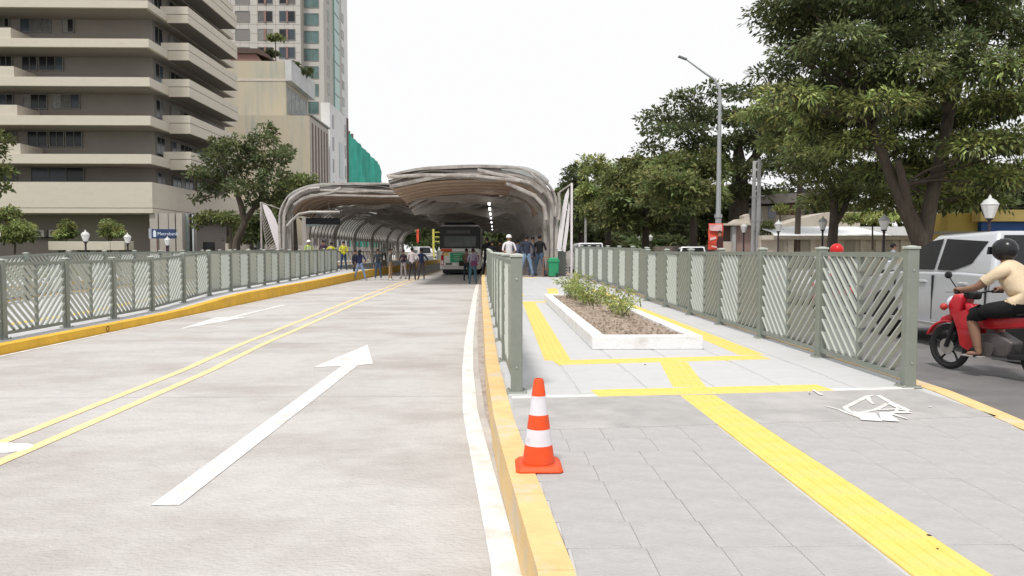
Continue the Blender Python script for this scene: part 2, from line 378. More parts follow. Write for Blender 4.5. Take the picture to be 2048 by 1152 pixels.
# large pale tiles of the upper platform
big = MB(); cnt = 0
W = 3.62 / 6
for iy in range(42):
    y = SY1 + .12 + .3 + iy * .6
    if y > 31: break
    for ix in range(6):
        x = kl(y) + .15 + W * (ix + .5) * (kr(y) - kl(y) - .15) / 3.62
        ww = W * (kr(y) - kl(y) - .15) / 3.62 - .005
        if y < 17:
            link('tile', tilemesh(.5985, .598, M_plat, 'p'), plat, (x, y + .10 * (x - .2) * max(0, 1 - (y - 6.4) / 3), pz(y) + random.uniform(-.001, .001)))
        else: big.box(x - ww / 2, x + ww / 2, y - .297, y + .297, pz(y) - .014, pz(y))
tag(big.build('tile', M_plat, plat), kind='stuff')
g = MB(); strip(g, [y for y in YS if y >= 31] , lambda y: kl(y) + .145, lambda y: kr(y) - .01, lambda y: pz(y) - .013, lambda y: pz(y) - .002); g.build('station_floor', mat('station_floor', (.38, .33, .31), .7, .1, 3), plat)
# kerbs
for nm, fl, fr, fz, fz0, ys, lab in [
    ('kerb', kl, lambda y: kl(y) + .142, lambda y: pz(y) + .004, c_(-.05), [y for y in YS if y < 111], 'right'),
    ('kerb', kr, lambda y: kr(y) + .15, lambda y: pz(y) + .002, c_(-.05), [y for y in YS if y < 111], 'r')]:
    ys2 = sorted(set([y for y in np.arange(1, 32, .9)] + [y for y in ys if y >= 32]))
    root = empty('kerb', (0, 0, 0), kind='structure')
    for i in range(len(ys2) - 1):
        g = MB(); strip(g, [ys2[i] + .004, ys2[i + 1]], fl, fr, fz0, fz); o = g.build('kerb_stone', M_kerbp, root)
# left island
root = empty('kerb', (0, 0, 0), kind='structure')
ys2 = sorted(set(list(np.arange(2, 44, 1.4)) + list(range(44, 112, 4))))
for i in range(len(ys2) - 1):
    g = MB(); strip(g, [ys2[i] + .004, ys2[i + 1]], c_(-7.34), c_(-7.12), c_(-.05), lambda y: lz(y)); g.build('kerb_stone', M_kerb, root)
g = MB(); g.M = Matrix.Translation((-7.118, 13.9, .07)) @ Matrix.Rotation(R(90), 4, 'Y'); g.lathe([(.055, -.03), (.055, .002), (.04, .003), (.04, -.05)], (0, 0, 0), 12)
g.build('drain_hole', mat('rust_drain', (.16, .05, .02), .9, .2), root)
g = MB(); strip(g, ys2, c_(-12.3), c_(-7.35), c_(-.05), lambda y: lz(y) - .01); tag(g.build('platform', M_plat), kind='structure')
g = MB(); strip(g, ys2, c_(-12.45), c_(-12.3), c_(-.05), lambda y: lz(y) + .02); tag(g.build('kerb', M_kerb), kind='structure')
# yellow guide paths on left island
g = MB()
for a_, b_ in ((-9.2, -8.95),): strip(g, [y for y in ys2 if y > 8 and y < 36], c_(a_), c_(b_), c_(-.04), lambda y: lz(y) - .004)
tag(g.build('tactile_path', M_tact), 'yellow guide strips along the paving behind the long fence', 'tactile paving')
# tactile tiles right island: near ones as tiles
tz = .005
root = empty('tactile_path', (0, 0, 0), label='yellow tactile guide path running up the ramp and looping round the white planter', cat='tactile paving')
def tact(rot):
    k = 'ta%d' % rot
    if k not in tile_m:
        g = MB(); g.bbox(-.148, .148, -.148, .148, -.013, 0, .003)
        for i in range(4):
            c = -.105 + i * .07
            g.bbox(c - .014, c + .014, -.135, .135, 0, .005, .004)
        if rot: 
            g2 = MB(); g2.M = Matrix.Rotation(R(90), 4, 'Z'); g2.v = [tuple(g2.M @ Vector(v)) for v in g.v]; g2.f = g.f; g2.m = g.m; g = g2
        tile_m[k] = g.mesh('tactile_tile', M_tact)
    return tile_m[k]
def trow(x0, y0, x1, y1_, rot, zoff=0.0):
    L = math.hypot(x1 - x0, y1_ - y0); n = max(1, round(L / .3))
    an = math.atan2(y1_ - y0, x1 - x0)
    for i in range(n):
        t = (i + .5) / n; x = x0 + (x1 - x0) * t; y = y0 + (y1_ - y0) * t
        if rot: r_ = an
        else: r_ = an - math.pi / 2
        o_ = link('tactile_tile', tact(1 if rot else 0), root, (x, y, pz(y) + tz + zoff + random.uniform(-.001, .001)), (0, 0, r_)); o_.scale = (L / n / .298, 1, 1) if rot else (1, L / n / .298, 1)
trow(1.72, 2.2, 1.71, 6.25, 0)
trow(.85, 6.36, 1.56, 6.43, 1); trow(1.56, 6.43, 1.88, 6.46, 1); trow(1.88, 6.46, 2.95, 6.58, 1)
trow(1.74, 6.62, 1.96, 8.15, 0)
trow(.66, 8.12, 3.1, 8.5, 1)
trow(.70, 8.3, .80, 17.6, 0); trow(3.02, 8.7, 2.98, 22, 0)
trow(.6, 17.8, 1.25, 17.9, 1)
trow(1.55, 19.6, 1.75, 23.0, 0); trow(.62, 19.6, .55, 29.5, 0); trow(.9, 30.2, 1.7, 30.3, 1)
# planter with soil
pl = empty('planter', (1.2, 9.2, pz(12)), label='low white rectangular planter box with bare soil in the middle of the paving', cat='planter')
x0, x1, y0, y1p, h, t = 0, 1.38, 0, 9.2, .17, .17
g = MB(); g.box(x0, x1, y0, t, 0, h); g.box(x0, x1, y1p - t, y1p, 0, h); g.box(x0, t, t, y1p - t, 0, h); g.box(x1 - t, x1, t, y1p - t, 0, h)
bevel(g.build('planter_wall', M_wconc, pl), .01)
g = MB(); nx, ny = 14, 70
vs = [(t + (x1 - 2 * t) * i / nx, t + (y1p - 2 * t) * j / ny, .13 + .03 * math.sin(j * .9) * math.sin(i * .7) + random.uniform(-.018, .02)) for j in range(ny + 1) for i in range(nx + 1)]
g.add(vs, [(j * (nx + 1) + i, j * (nx + 1) + i + 1, (j + 1) * (nx + 1) + i + 1, (j + 1) * (nx + 1) + i) for j in range(ny) for i in range(nx)])
for i in range(500):
    x, y = random.uniform(t, x1 - t), t + (y1p - 2 * t) * random.random() ** 1.6; s_ = random.uniform(.008, .022)
    g.cbox((x, y, .155), (s_, s_ * 1.4, s_), Matrix.Rotation(random.random() * 6, 3, 'Z') @ Matrix.Rotation(random.random(), 3, 'X'))
tag(g.build('soil', M_soil, pl), kind='stuff')
# hand-painted white bicycle-like sign on the ramp
g = MB(); z = PZ + .005
def stroke(pts, w0, w1=None):
    P_ = [Vector((*G(px, py, PZ), 0)) for px, py in pts]; n = len(P_)
    w1 = w0 if w1 is None else w1; vs = []
    for i, p in enumerate(P_):
        d = (P_[min(i + 1, n - 1)] - P_[max(i - 1, 0)]).normalized(); nn = Vector((-d.y, d.x, 0)); w_ = w0 + (w1 - w0) * i / (n - 1)
        vs += [tuple(p - nn * w_ + Vector((0, 0, z))), tuple(p + nn * w_ + Vector((0, 0, z)))]
    g.add(vs, [(2 * i, 2 * i + 1, 2 * i + 3, 2 * i + 2) for i in range(n - 1)])
sc_off = [0.0]
def S(pts, w0, w1=None):
    global z
    z += .0004; stroke([(1560 + x / 6.023, 760 + y / 6.023) for x, y in pts], w0, w1)
S([(780, 340), (1060, 200), (1180, 190), (1320, 270), (1560, 380)], .022)
S([(780, 340), (830, 385), (960, 405), (1150, 365), (1300, 290)], .02)
S([(1050, 215), (1090, 270), (1130, 300)], .02, .012)
S([(540, 320), (700, 360), (820, 410), (1000, 470)], .008, .02)
S([(860, 390), (1000, 440), (1130, 480)], .03, .06)
S([(1040, 400), (1100, 500)], .06, .07); S([(1250, 400), (1330, 505)], .035, .06)
S([(1180, 370), (1400, 360), (1560, 380)], .014, .03); S([(1260, 420), (1400, 400), (1570, 400)], .02, .03)
S([(1340, 420), (1530, 480)], .02, .008); S([(1300, 290), (1420, 350), (1400, 390)], .012)
S([(400, 130), (500, 190)], .012, .02); S([(1790, 330), (1830, 340)], .01, .004)
tag(g.build('painted_symbol', M_whitew), 'smudged white bicycle-like symbol painted on the grey ramp near the fence end', 'painted symbol')
g = MB()
for px, py, r in [(1811, 773, .018), (1619, 789, .01), (1858, 1073, .014), (1875, 1100, .006), (1290, 730, .01), (1495, 718, .015)]:
    x, y = G(px, py, PZ); g.lathe([(r, .0), (r * .8, .006), (r * .2, .009)], (x, y, PZ), 8)
tag(g.build('litter', M_blk), kind='stuff')
# far pavements
g = MB(); g.box(13.0, 13.16, -6, 300, -.04, .13); tag(g.build('kerb', M_kconc), kind='structure')
g = MB(); g.box(13.16, 19.5, -6, 300, -.04, .12); tag(g.build('pavement', M_kconc), kind='structure')
g = MB(); g.box(-19.16, -19.0, -6, 300, -.04, .13); tag(g.build('kerb', M_kerb), kind='structure')
g = MB(); g.box(-23, -19.16, -6, 300, -.04, .12); tag(g.build('pavement', M_plat), kind='structure')
g = MB(); g.box(-80, -23, -6, 64, -.04, .1); tag(g.build('lawn', mat('lawn_grass', (.075, .11, .03), 1, .3, 6, .8, 30)), kind='structure')
# ------------------------------------------------------------------ fences
def post_mesh(h):
    g = MB(); g.bbox(-.05, .05, -.05, .05, .012, h - .03, .008); a = g.mesh('post', M_fence)
    c = MB(); c.bbox(-.058, .058, -.058, .058, h - .03, h - .008, .006); c.lathe([(.05, h - .008), (.03, h - .002), (.01, h)], (0, 0, 0), 10)
    b = MB(); b.bbox(-.09, .09, -.09, .09, 0, .012, .01)
    ql = []
    for sx_ in (-.07, .07):
        for sy_ in (-.07, .07): ql.append(MB().lathe([(.012, .012), (.012, .024), (.004, .026)], (sx_, sy_, 0), 6).mesh('bolt', M_bolt))
    for zz in (.22, h - .22):
        q = MB(); q.M = Matrix.Translation((0, -.051, zz)) @ Matrix.Rotation(R(90), 4, 'X'); q.lathe([(.009, -.002), (.009, .006), (.003, .008)], (0, 0, 0), 8); ql.append(q.mesh('bolt', M_bolt))
    return a, c.mesh('post_cap', M_fence2), b.mesh('base_plate', M_fence), ql
slat_cache = {}
def fence(posts, hs, label, nsingle, name='railing', fillgap=.07):
    """posts: list of (x,y,zbase); slats lean to a valley at each bay's middle mullion"""
    root = empty(name, posts[0], label=label, cat='fence')
    o0 = Vector(posts[0]); pm = {}
    far = MB(); farp = MB()
    for i, (p, h) in enumerate(zip(posts, hs)):
        if h not in pm: pm[h] = post_mesh(h)
        a, c, b, q = pm[h]; loc = Vector(p) - o0
        po = link('post', a, root, loc); link('post_cap', c, po); link('base_plate', b, po)
        if i < 6: 
            for q_ in q: link('bolt', q_, po)
    for i in range(len(posts) - 1):
        p, q = Vector(posts[i]), Vector(posts[i + 1]); h = hs[i]
        d = q - p; L = d.length - .1; dz = d.z; dh = Vector((d.x, d.y, 0)).normalized(); ang = math.atan2(dh.y, dh.x)
        Mx = Matrix.Translation(p - o0 + dh * .05) @ Matrix.Rotation(ang, 4, 'Z') @ Matrix.Rotation(-math.atan2(dz, L), 4, 'Y')
        zb, zt = .11, h - .11
        g = MB(); g.M = Mx; g.box(0, L, -.022, .022, zt, zt + .05); g.build('top_rail', M_fence, root)
        g = MB(); g.M = Mx; g.box(0, L, -.022, .022, zb - .05, zb); g.build('bottom_rail', M_fence, root)
        g = MB(); g.M = Mx; g.box(L / 2 - .02, L / 2 + .02, -.024, .024, zb, zt)
        g.build('mullion', M_fence, root)
        g = MB(); g.M = Mx; g.box(.0, .03, -.02, .02, zb, zt); g.build('stile', M_fence, root)
        g = MB(); g.M = Mx; g.box(L - .03, L, -.02, .02, zb, zt); g.build('stile', M_fence, root)
        W_ = L / 2 - .05; H = zt - zb; slope = .86; fall = W_ * slope; sp = .145; th = .02; dp = .026
        z0 = zb - fall + .03
        k = 0
        while z0 < zt - .02:
            # slat falls from the outer end (high) to the mullion (low): z at outer = z0+fall, at mullion = z0
            za, zb_ = z0, z0 + fall
            t0, t1 = 0.0, 1.0
            if za < zb: t0 = (zb - za) / fall
            if zb_ > zt - .015: t1 = (zt - .015 - za) / fall
            if t1 - t0 > .06:
                for side in (0, 1):
                    if side == 0:   # from mullion towards start
                        xm = L / 2 - .02; sgn = -1
                    else: xm = L / 2 + .02; sgn = 1
                    xa, xb = xm + sgn * W_ * t0, xm + sgn * W_ * t1
                    zA, zB = za + fall * t0, za + fall * t1
                    vs = [(xa, -dp, zA), (xb, -dp, zB), (xb, -dp, zB + th), (xa, -dp, zA + th), (xa, dp, zA), (xb, dp, zB), (xb, dp, zB + th), (xa, dp, zA + th)]
                    fs = [(0, 1, 2, 3), (7, 6, 5, 4), (0, 4, 5, 1), (3, 2, 6, 7), (0, 3, 7, 4), (1, 5, 6, 2)]
                    if i < nsingle:
                        key = (round(L, 3), round(h, 3), k, side, round(t0, 4), round(t1, 4))
                        if key not in slat_cache:
                            g = MB(); g.add(vs, fs); slat_cache[key] = g.mesh('slat', M_fence2)
                        so_ = link('slat', slat_cache[key], root); so_.matrix_local = Mx
                    else: far.M = Mx; far.add(vs, fs)
            z0 += sp; k += 1
    if far.v: tag(far.build('slat', M_fence2, root), kind='stuff')
    return root
ys = [6.62, 8.5, 10.4, 12.3, 14.2, 16.2, 18.2]
fence([(kr(y) - .12, y, pz(y)) for y in ys], [1.27] * 7, 'grey-green slatted railing between the planter paving and the silver pickup', 6)
ys = [18.32 + i * 1.83 for i in range(8)]
fence([(kr(y) - .12, y, pz(y) + .05) for y in ys], [1.27] * 8, 'higher stretch of slatted railing stepping up towards the right station edge', 4)
ys = [6.45, 8.3, 10.2, 12.0, 13.9, 15.8, 17.7, 19.6, 21.5, 23.4, 25.3, 27.2]
fence([(kl(y) + .23, y, pz(y)) for y in ys], [1.2] * len(ys), 'short railing seen end-on along the yellow kerb behind the traffic cone', 5)
lx = it([10, 13, 20, 30, 41], [-7.62, -7.68, -7.85, -8.15, -8.6])
ys = [8.1, 9.95, 11.8, 13.6, 15.35, 17.15, 19.0] + [19.0 + 1.83 * i for i in range(1, 13)]
fence([(lx(y), y, lz(y) - .008) for y in ys], [1.25] * len(ys), 'long grey-green slatted railing standing along the yellow kerb of the far lane', 11)
ys = [9.9 + 1.95 * i for i in range(18)]
fence([(-12.1, y, lz(y)) for y in ys], [1.22] * len(ys), 'rear slatted railing on the outer side of the fenced paving, before the office block', 10)
ys = [100 + 3 * i for i in range(12)]
fence([(-7.6, y, .3) for y in ys], [1.3] * len(ys), 'distant railing beyond the station, near the parked cars', 0)
# traffic cone
cn = empty('traffic_cone', (G(1077, 935, PZ)[0], G(1077, 935, PZ)[1], PZ + .0055), label='orange traffic cone with white reflective bands standing beside the yellow kerb', cat='traffic cone')
g = MB(); g.bbox(-.13, .13, -.13, .13, 0, .028, .02); g.build('base', M_orange, cn)
hh = .5
def rc(z): return .095 - (.095 - .027) * z / hh
prev = .03
for zt_, mm, nm in [(.13, M_orange, 'cone_body'), (.22, M_conew, 'reflective_band'), (.30, M_orange, 'cone_body'), (.405, M_conew, 'reflective_band'), (.5, M_orange, 'cone_body')]:
    g = MB(); g.lathe([(rc(prev), prev), (rc(zt_), zt_)], (0, 0, 0), 24) if zt_ < .5 else g.lathe([(rc(prev), prev), (rc(.49), .49), (rc(.5) - .004, .5), (.018, .5), (.016, .44)], (0, 0, 0), 24)
    g.build(nm, mm, cn, True); prev = zt_
# ------------------------------------------------------------------ bus station canopies
def resample(pts, n):
    pts = [Vector((p[0], p[1])) for p in pts]
    # catmull-rom smoothing then even spacing
    sm = []
    for i in range(len(pts) - 1):
        p0, p1_, p2, p3 = pts[max(i - 1, 0)], pts[i], pts[i + 1], pts[min(i + 2, len(pts) - 1)]
        for k in range(8):
            t = k / 8; sm.append(.5 * ((2 * p1_) + (p2 - p0) * t + (2 * p0 - 5 * p1_ + 4 * p2 - p3) * t * t + (3 * p1_ - p0 - 3 * p2 + p3) * t ** 3))
    sm.append(pts[-1]); L = [0]
    for i in range(1, len(sm)): L.append(L[-1] + (sm[i] - sm[i - 1]).length)
    T = np.linspace(0, L[-1], n); xs = np.interp(T, L, [p.x for p in sm]); zs = np.interp(T, L, [p.y for p in sm])
    P_ = [Vector((a, b)) for a, b in zip(xs, zs)]; N = []
    for i in range(n):
        d = (P_[min(i + 1, n - 1)] - P_[max(i - 1, 0)]).normalized(); N.append(d)
    return P_, N, list(T), L[-1]
def canopy(prof, Y0, Y1, side, posts, label, floorz):
    root = empty('bus_station_canopy', (prof[0][0], Y0, floorz), label=label, cat='bus station')
    O = Vector((prof[0][0], Y0, floorz))
    n = 44
    P_, D, T, LT = resample(prof, n)
    s_ = 1 if side == 'r' else -1
    Nin = [Vector((-d.y, d.x)) * s_ for d in D]       # towards the inside / below
    # check orientation: at the roof the inside is down
    if Nin[-5].y > 0: Nin = [-v for v in Nin]
    zarch = 2.5 + floorz
    def rib(Y, off, th, dep, A, ph, start, name, m, lift=0):
        path = []; nr = []; ths = []
        for i in range(n):
            if T[i] < start: continue
            u = T[i] / LT
            wob = A * (math.sin(T[i] * 1.1 + ph) * .6 + math.sin(T[i] * 2.3 + ph * 1.7) * .4) * min(1, max(0, (T[i] - 1.5) / 2))
            o_ = off(u) if callable(off) else off
            q = P_[i] + Nin[i] * (o_ + wob)
            path.append(Vector((q.x, Y, q.y + lift)) - O); nr.append((Nin[i].x, 0, Nin[i].y)); ths.append(th * (1 + .35 * math.sin(T[i] * .9 + ph * 2.1)))
        g = MB(); g.band(path, (0, dep / 2, 0), ths, nr); return g.build(name, m, root)
    rr = random.Random(3 if side == 'r' else 5)
    # front bundle of edge ribs
    rib(Y0 + .05, -.04, .10, .12, .02, .3, 0, 'edge_rib', M_can2)
    rib(Y0 + .15, .16, .09, .1, .08, 1.2, 0, 'edge_rib', M_can)
    rib(Y0 + .12, lambda u: .12 + .26 * u, .11, .1, .04, 2.6, 0, 'edge_rib', M_can2)
    rib(Y0 + .35, .30, .10, .1, .10, 4.0, 0, 'edge_rib', M_can)
    rib(Y0 + .5, lambda u: .46 - .1 * u, .10, .12, .03, 5.2, 0, 'edge_rib', M_can2)
    rib(Y0 + .9, lambda u: .50, .06, .1, .05, 5.9, 0, 'edge_rib', M_can)
    for q_ in range(5):
        rib(Y0 + .08 + .09 * q_, .02 + .095 * q_, .045, .05, .05 + .02 * q_, q_ * 1.7, 0, 'edge_rib', M_can if q_ % 2 else M_can2)
    rib(Y0 + .3, .24, .05, .3, .02, 1.0, 3.5, 'edge_fascia', M_sofd)
    # roof skin
    ysk = list(np.arange(Y0 + .1, Y1, 2.6)) + [Y1]
    for j in range(len(ysk) - 1):
        for st, en, msk in ((16, 25, M_skin_t), (24, n, M_skin_r)):
            g = MB(); vs = []
            b0 = [.05, .16, .08, .2, .1][j % 5]; b1 = [.05, .16, .08, .2, .1][(j + 1) % 5]
            for i in range(st, en):
                for Y, bb in ((ysk[j], b0), (ysk[j + 1] - .02, b1)):
                    bulge = bb + (.05 + (.85 if side == 'r' else .5) * min(1, (Y - Y0) / 8)) * math.exp(-((T[i] / LT - .42) / .14) ** 2)
                    q = P_[i] - Nin[i] * bulge; vs.append(Vector((q.x, Y, q.y)) - O)
            m_ = len(vs) // 2
            vt = vs; vb = [v - Vector((Nin[st + k // 2].x, 0, Nin[st + k // 2].y)) * -.05 for k, v in enumerate(vs)]
            g.add(vt + vb, [(2 * i, 2 * i + 1, 2 * i + 3, 2 * i + 2) for i in range(m_ - 1)] + [(2 * m_ + 2 * i, 2 * m_ + 2 * i + 2, 2 * m_ + 2 * i + 3, 2 * m_ + 2 * i + 1) for i in range(m_ - 1)]
                  + [(2 * i, 2 * i + 2, 2 * m_ + 2 * i + 2, 2 * m_ + 2 * i) for i in range(m_ - 1)] + [(2 * i + 1, 2 * m_ + 2 * i + 1, 2 * m_ + 2 * i + 3, 2 * i + 3) for i in range(m_ - 1)])
            g.build('roof_sheet', msk, root, True)
    # brown soffit under the first bays
    def sheet(Ya, Yb, o1, o2, m, name, i0=6, i1=n):
        g = MB(); vs = []
        for i in range(i0, i1):
            for Y, oo in ((Ya, o1), (Yb, o2)):
                q = P_[i] + Nin[i] * oo; vs.append(Vector((q.x, Y, q.y)) - O)
        k = len(vs) // 2; g.add(vs, [(2 * i, 2 * i + 1, 2 * i + 3, 2 * i + 2) for i in range(k - 1)])
        o_ = g.build(name, m, root, True); md = o_.modifiers.new('s', 'SOLIDIFY'); md.thickness = .03; return o_
    W = 5 if side == 'r' else 6
    for j in range(5):
        a_, b_ = Y0 + .55 + j * W / 5, Y0 + .55 + (j + 1) * W / 5 - .02
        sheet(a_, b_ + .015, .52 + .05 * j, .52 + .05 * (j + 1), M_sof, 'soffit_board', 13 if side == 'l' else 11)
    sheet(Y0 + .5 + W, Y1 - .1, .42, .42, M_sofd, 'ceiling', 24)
    # wavy ceiling ribs
    Y = Y0 + .7 + W * .9; k = 0
    while Y < Y1:
        ph = k * .55 + rr.uniform(-.25, .25)
        rib(Y, .76 + .16 * math.sin(k * .7) + rr.uniform(-.06, .06), .21, .10 + .08 * rr.random(), .22, ph, 4.3, 'ceiling_rib', M_can if rr.random() < .75 else M_can2)
        Y += .85 + .012 * k; k += 1
    # side wall: arch frames, columns and louvred curved panels
    for j, Yp in enumerate(posts):
        rib(Yp, .12, .22, .28, 0, 0, 0, 'arch_frame', M_col)
        xw = prof[1][0] - s_ * .3; arc = [(xw - s_ * 1.75 * (1 - math.cos(t)), 2.35 + 1.85 * math.sin(t)) for t in np.linspace(0, math.pi / 2 * .97, 12)]
        arn = [(-s_ * math.cos(t), 0, -math.sin(t)) for t in np.linspace(0, math.pi / 2 * .97, 12)]
        g = MB(); g.band([Vector((xw, Yp, floorz)) - O] + [Vector((a, Yp, b)) - O for a, b in arc], (0, .11, 0), .24, [arn[0]] + arn); g.build('inner_arch', M_can, root)
        if j < len(posts) - 1:
            Yn = posts[j + 1]
            # curved glazed panel above head height
            i0 = next(i for i in range(n) if P_[i].y > zarch - .25)
            g = MB(); vs = []
            for a_, b_ in arc: vs += [Vector((a_, Yp + .14, b_)) - O, Vector((a_, Yn - .14, b_)) - O]
            kk = len(vs) // 2; g.add(vs, [(2 * i, 2 * i + 1, 2 * i + 3, 2 * i + 2) for i in range(kk - 1)]); g.build('curved_glazing', M_glz, root, True)
            nb = max(4, int((Yn - Yp) / 1.0))
            for b_ in range(1, nb):
                Yb = Yp + (Yn - Yp) * b_ / nb; g = MB(); g.band([Vector((a_, Yb, c_2)) - O for a_, c_2 in arc], (0, .03, 0), .06, arn); g.build('glazing_bar', M_can, root)
            q = P_[i0] + Nin[i0] * .2
            g = MB(); g.box(q.x - .08 - O.x, q.x + .08 - O.x, Yp + .16 - Y0, Yn - .16 - Y0, q.y - .22 - floorz, q.y - floorz); g.build('transom', M_col, root)
            g = MB(); g.box(q.x - .05 - O.x, q.x + .05 - O.x, Yp + .16 - Y0, Yn - .16 - Y0, 1.0, 1.07); g.build('handrail', M_col, root)
            nc = max(2, int((Yn - Yp) / 1.6))
            for b in range(1, nc):
                Yb = Yp + (Yn - Yp) * b / nc
                g = MB(); g.box(q.x - .05 - O.x, q.x + .05 - O.x, Yb - .05 - Y0, Yb + .05 - Y0, 0, q.y - .22 - floorz); g.build('wall_post', M_col, root)
            # white leaf-shaped screens between posts
            xo = q.x + (.1 if side == 'r' else -.1) - O.x
            for b in range(2):
                yb = Yp - Y0 + (Yn - Yp) * (.35 + .4 * b)
                pl_ = [(yb + t * .9 + .35 * math.sin(math.pi * t), .2 + 2.2 * (1 - t)) for t in np.linspace(0, 1, 8)] + [(yb + t * .9 - .05, .2 + 2.2 * (1 - t)) for t in np.linspace(1, 0, 8)]
                g = MB(); g.prism(pl_, 'x', xo - .01, xo + .01); g.build('leaf_screen', M_leafw, root)
    # close-set vertical posts of the front side wall
    for j in range(4 if side == 'r' else 4):
        Yv = Y0 + .25 + j * .5
        g = MB(); xw = prof[1][0] - s_ * (.1 + .03 * (j % 3)); g.box(xw - .07 - O.x, xw + .07 - O.x, Yv - .07 - Y0, Yv + .07 - Y0, 0, 2.5 + .1 * (j % 2)); g.build('wall_post', M_can if j % 2 else M_col, root)
    return root, O
profR = [(2.58, .43), (2.62, 2.6), (2.62, 3.35), (2.48, 3.92), (2.08, 4.42), (1.45, 4.80), (.6, 5.0), (-.85, 5.06), (-2.7, 4.97), (-3.9, 4.76), (-4.5, 4.62)]
stR, OR = canopy(profR, 31.5, 96, 'r', [33.0, 42, 50, 59, 68, 78, 88, 95], 'taller wave-ribbed steel canopy over the right platform, with the green bin at its foot', .43)
profL = [(-12.3, .42), (-12.32, 3.0), (-12.2, 3.9), (-11.7, 4.65), (-10.9, 5.08), (-10, 5.28), (-8.3, 5.36), (-6.3, 5.33), (-5.1, 5.22)]
stL, OL = canopy(profL, 43.2, 98, 'l', [48.0, 56, 64, 73, 83, 92, 97.5], 'wave-ribbed steel canopy over the left platform, behind the long railing', .42)
# diagonal edge members in front of the ribs
def diag(root, O, pts, Y, r=.07):
    g = MB(); g.tube([Vector((x, Y, z)) - O for x, z in pts], r, 6); g.build('edge_brace', M_can2, root, True)
def pxs(pts, Y): return [(P(px, py, Y)[0], P(px, py, Y)[2]) for px, py in pts]
diag(stR, OR, pxs([(955, 340), (985, 347), (1020, 355), (1060, 366), (1085, 385)], 31.4), 31.4, .08)
diag(stR, OR, pxs([(1012, 366), (1040, 378), (1070, 392), (1088, 412), (1093, 440)], 31.4), 31.4, .09)
diag(stR, OR, pxs([(1060, 345), (1088, 372), (1103, 400), (1110, 432), (1118, 440), (1120, 410), (1117, 385)], 31.35), 31.35, .06)
diag(stR, OR, pxs([(776, 354), (850, 350), (950, 352), (1040, 362)], 31.35), 31.35, .07)
diag(stL, OL, pxs([(570, 425), (580, 400), (603, 384), (618, 378), (640, 376)], 43.1), 43.1, .11)
diag(stL, OL, pxs([(588, 410), (605, 398), (625, 392), (660, 386), (682, 376)], 43.1), 43.1, .09)
diag(stL, OL, pxs([(574, 452), (585, 440), (598, 428), (620, 424), (680, 424)], 43.1), 43.1, .08)
diag(stL, OL, pxs([(640, 380), (700, 384), (760, 382), (820, 384)], 43.1), 43.1, .07)
diag(stL, OL, pxs([(620, 390), (700, 391), (760, 393), (825, 392)], 43.1), 43.1, .06)
# fascia ends between the two canopies
# tall triangular screens at the outer fronts
def wing(label, pole, top_to, leaf, slats, lattice_dir, Y, zb, holes=False):
    x0 = P(pole[0], 480, Y)[0]; zt = P(pole[0], pole[1], Y)[2]
    root = empty('screen_frame', (x0, Y, zb), label=label, cat='station screen')
    O = Vector((x0, Y, zb))
    g = MB(); g.box(-.045, .045, -.045, .045, 0, zt - zb); g.build('pole', M_leafw if holes else M_can2, root)
    a = P(*top_to, Y); g = MB(); g.tube([Vector((x0, Y, zt - .03)) - O, Vector(a) - O], .03, 6); g.build('strut', M_can2, root)
    def pl(pts): return [(P(px, py, Y)[0] - x0, P(px, py, Y)[2] - zb) for px, py in pts]
    g = MB(); g.prism(pl(leaf), 'y', -.03, .03); g.build('leaf_screen', M_leafw, root)
    lat = pl(slats)
    g = MB()
    for i in range(len(lat) - 1): g.tube([(lat[i][0], 0, lat[i][1]), (lat[i + 1][0], 0, lat[i + 1][1])], .025, 5)
    g.build('frame_edge', M_can2, root)
    return root, O, pl
wl, OW, plw = wing('narrow triangular screen with white leaf panel and dark slats, left front of the far canopy', (523, 404), (566, 420),
    [(525, 408), (534, 411), (542, 421), (552, 440), (560, 462), (566, 485), (570, 520), (562, 520), (553, 495), (545, 470), (536, 442), (529, 424)], [(524, 410), (525, 440), (530, 475), (540, 520)], 1, 44.5, .42)
k = 0
for i in range(17):
    y_ = 428 + i * 5.4; xl = np.interp(y_ + 10, [410, 440, 475, 520], [524.5, 525, 530, 540]); xr_ = np.interp(y_ - 3, [408, 424, 442, 470, 495, 520], [526, 529, 536, 545, 553, 562])
    a = plw([(xl, y_ + 10)])[0]; b = plw([(xr_, y_ - 3)])[0]
    g = MB(); g.tube([(a[0], 0, a[1]), (b[0], 0, b[1])], .035, 4); g.build('slat', M_can, wl)
wr, OW2, plr = wing('narrow triangular screen with two white panels beside the green bin', (1143, 366), (1119, 384),
    [(1137, 376), (1138, 388), (1130, 440), (1122, 502), (1113, 498), (1122, 430), (1130, 390)], [(1120, 384), (1114, 440), (1112, 500)], -1, 31.5, .43, True)
g = MB(); g.prism(plr([(1138, 400), (1140, 412), (1138, 450), (1131, 505), (1124, 500), (1132, 445)]), 'y', .05, .09); g.build('leaf_screen', M_leafw, wr)
g = MB(); g.prism(plr([(1140, 500), (1142, 540), (1134, 528), (1132, 505)]), 'y', -.02, .02); g.build('gusset', M_can2, wr)
for yy in (535, 541, 546):
    for xx in (1133, 1139):
        a = plr([(xx, yy)])[0]; g = MB(); g.M = Matrix.Translation((a[0], -.03, a[1])) @ Matrix.Rotation(R(90), 4, 'X'); g.lathe([(.03, 0), (.03, .02)], (0, 0, 0), 8); g.build('bolt', M_blk, wr)
g = MB(); a = P(1120, 500, 32.3); b = P(1105, 500, 32.3)
tag(g.box(b[0], 3.05, 32.25, 32.45, .43, 1.5).build('plinth_wall', M_fence), 'low grey-green wall behind the green wheelie bin', 'wall')
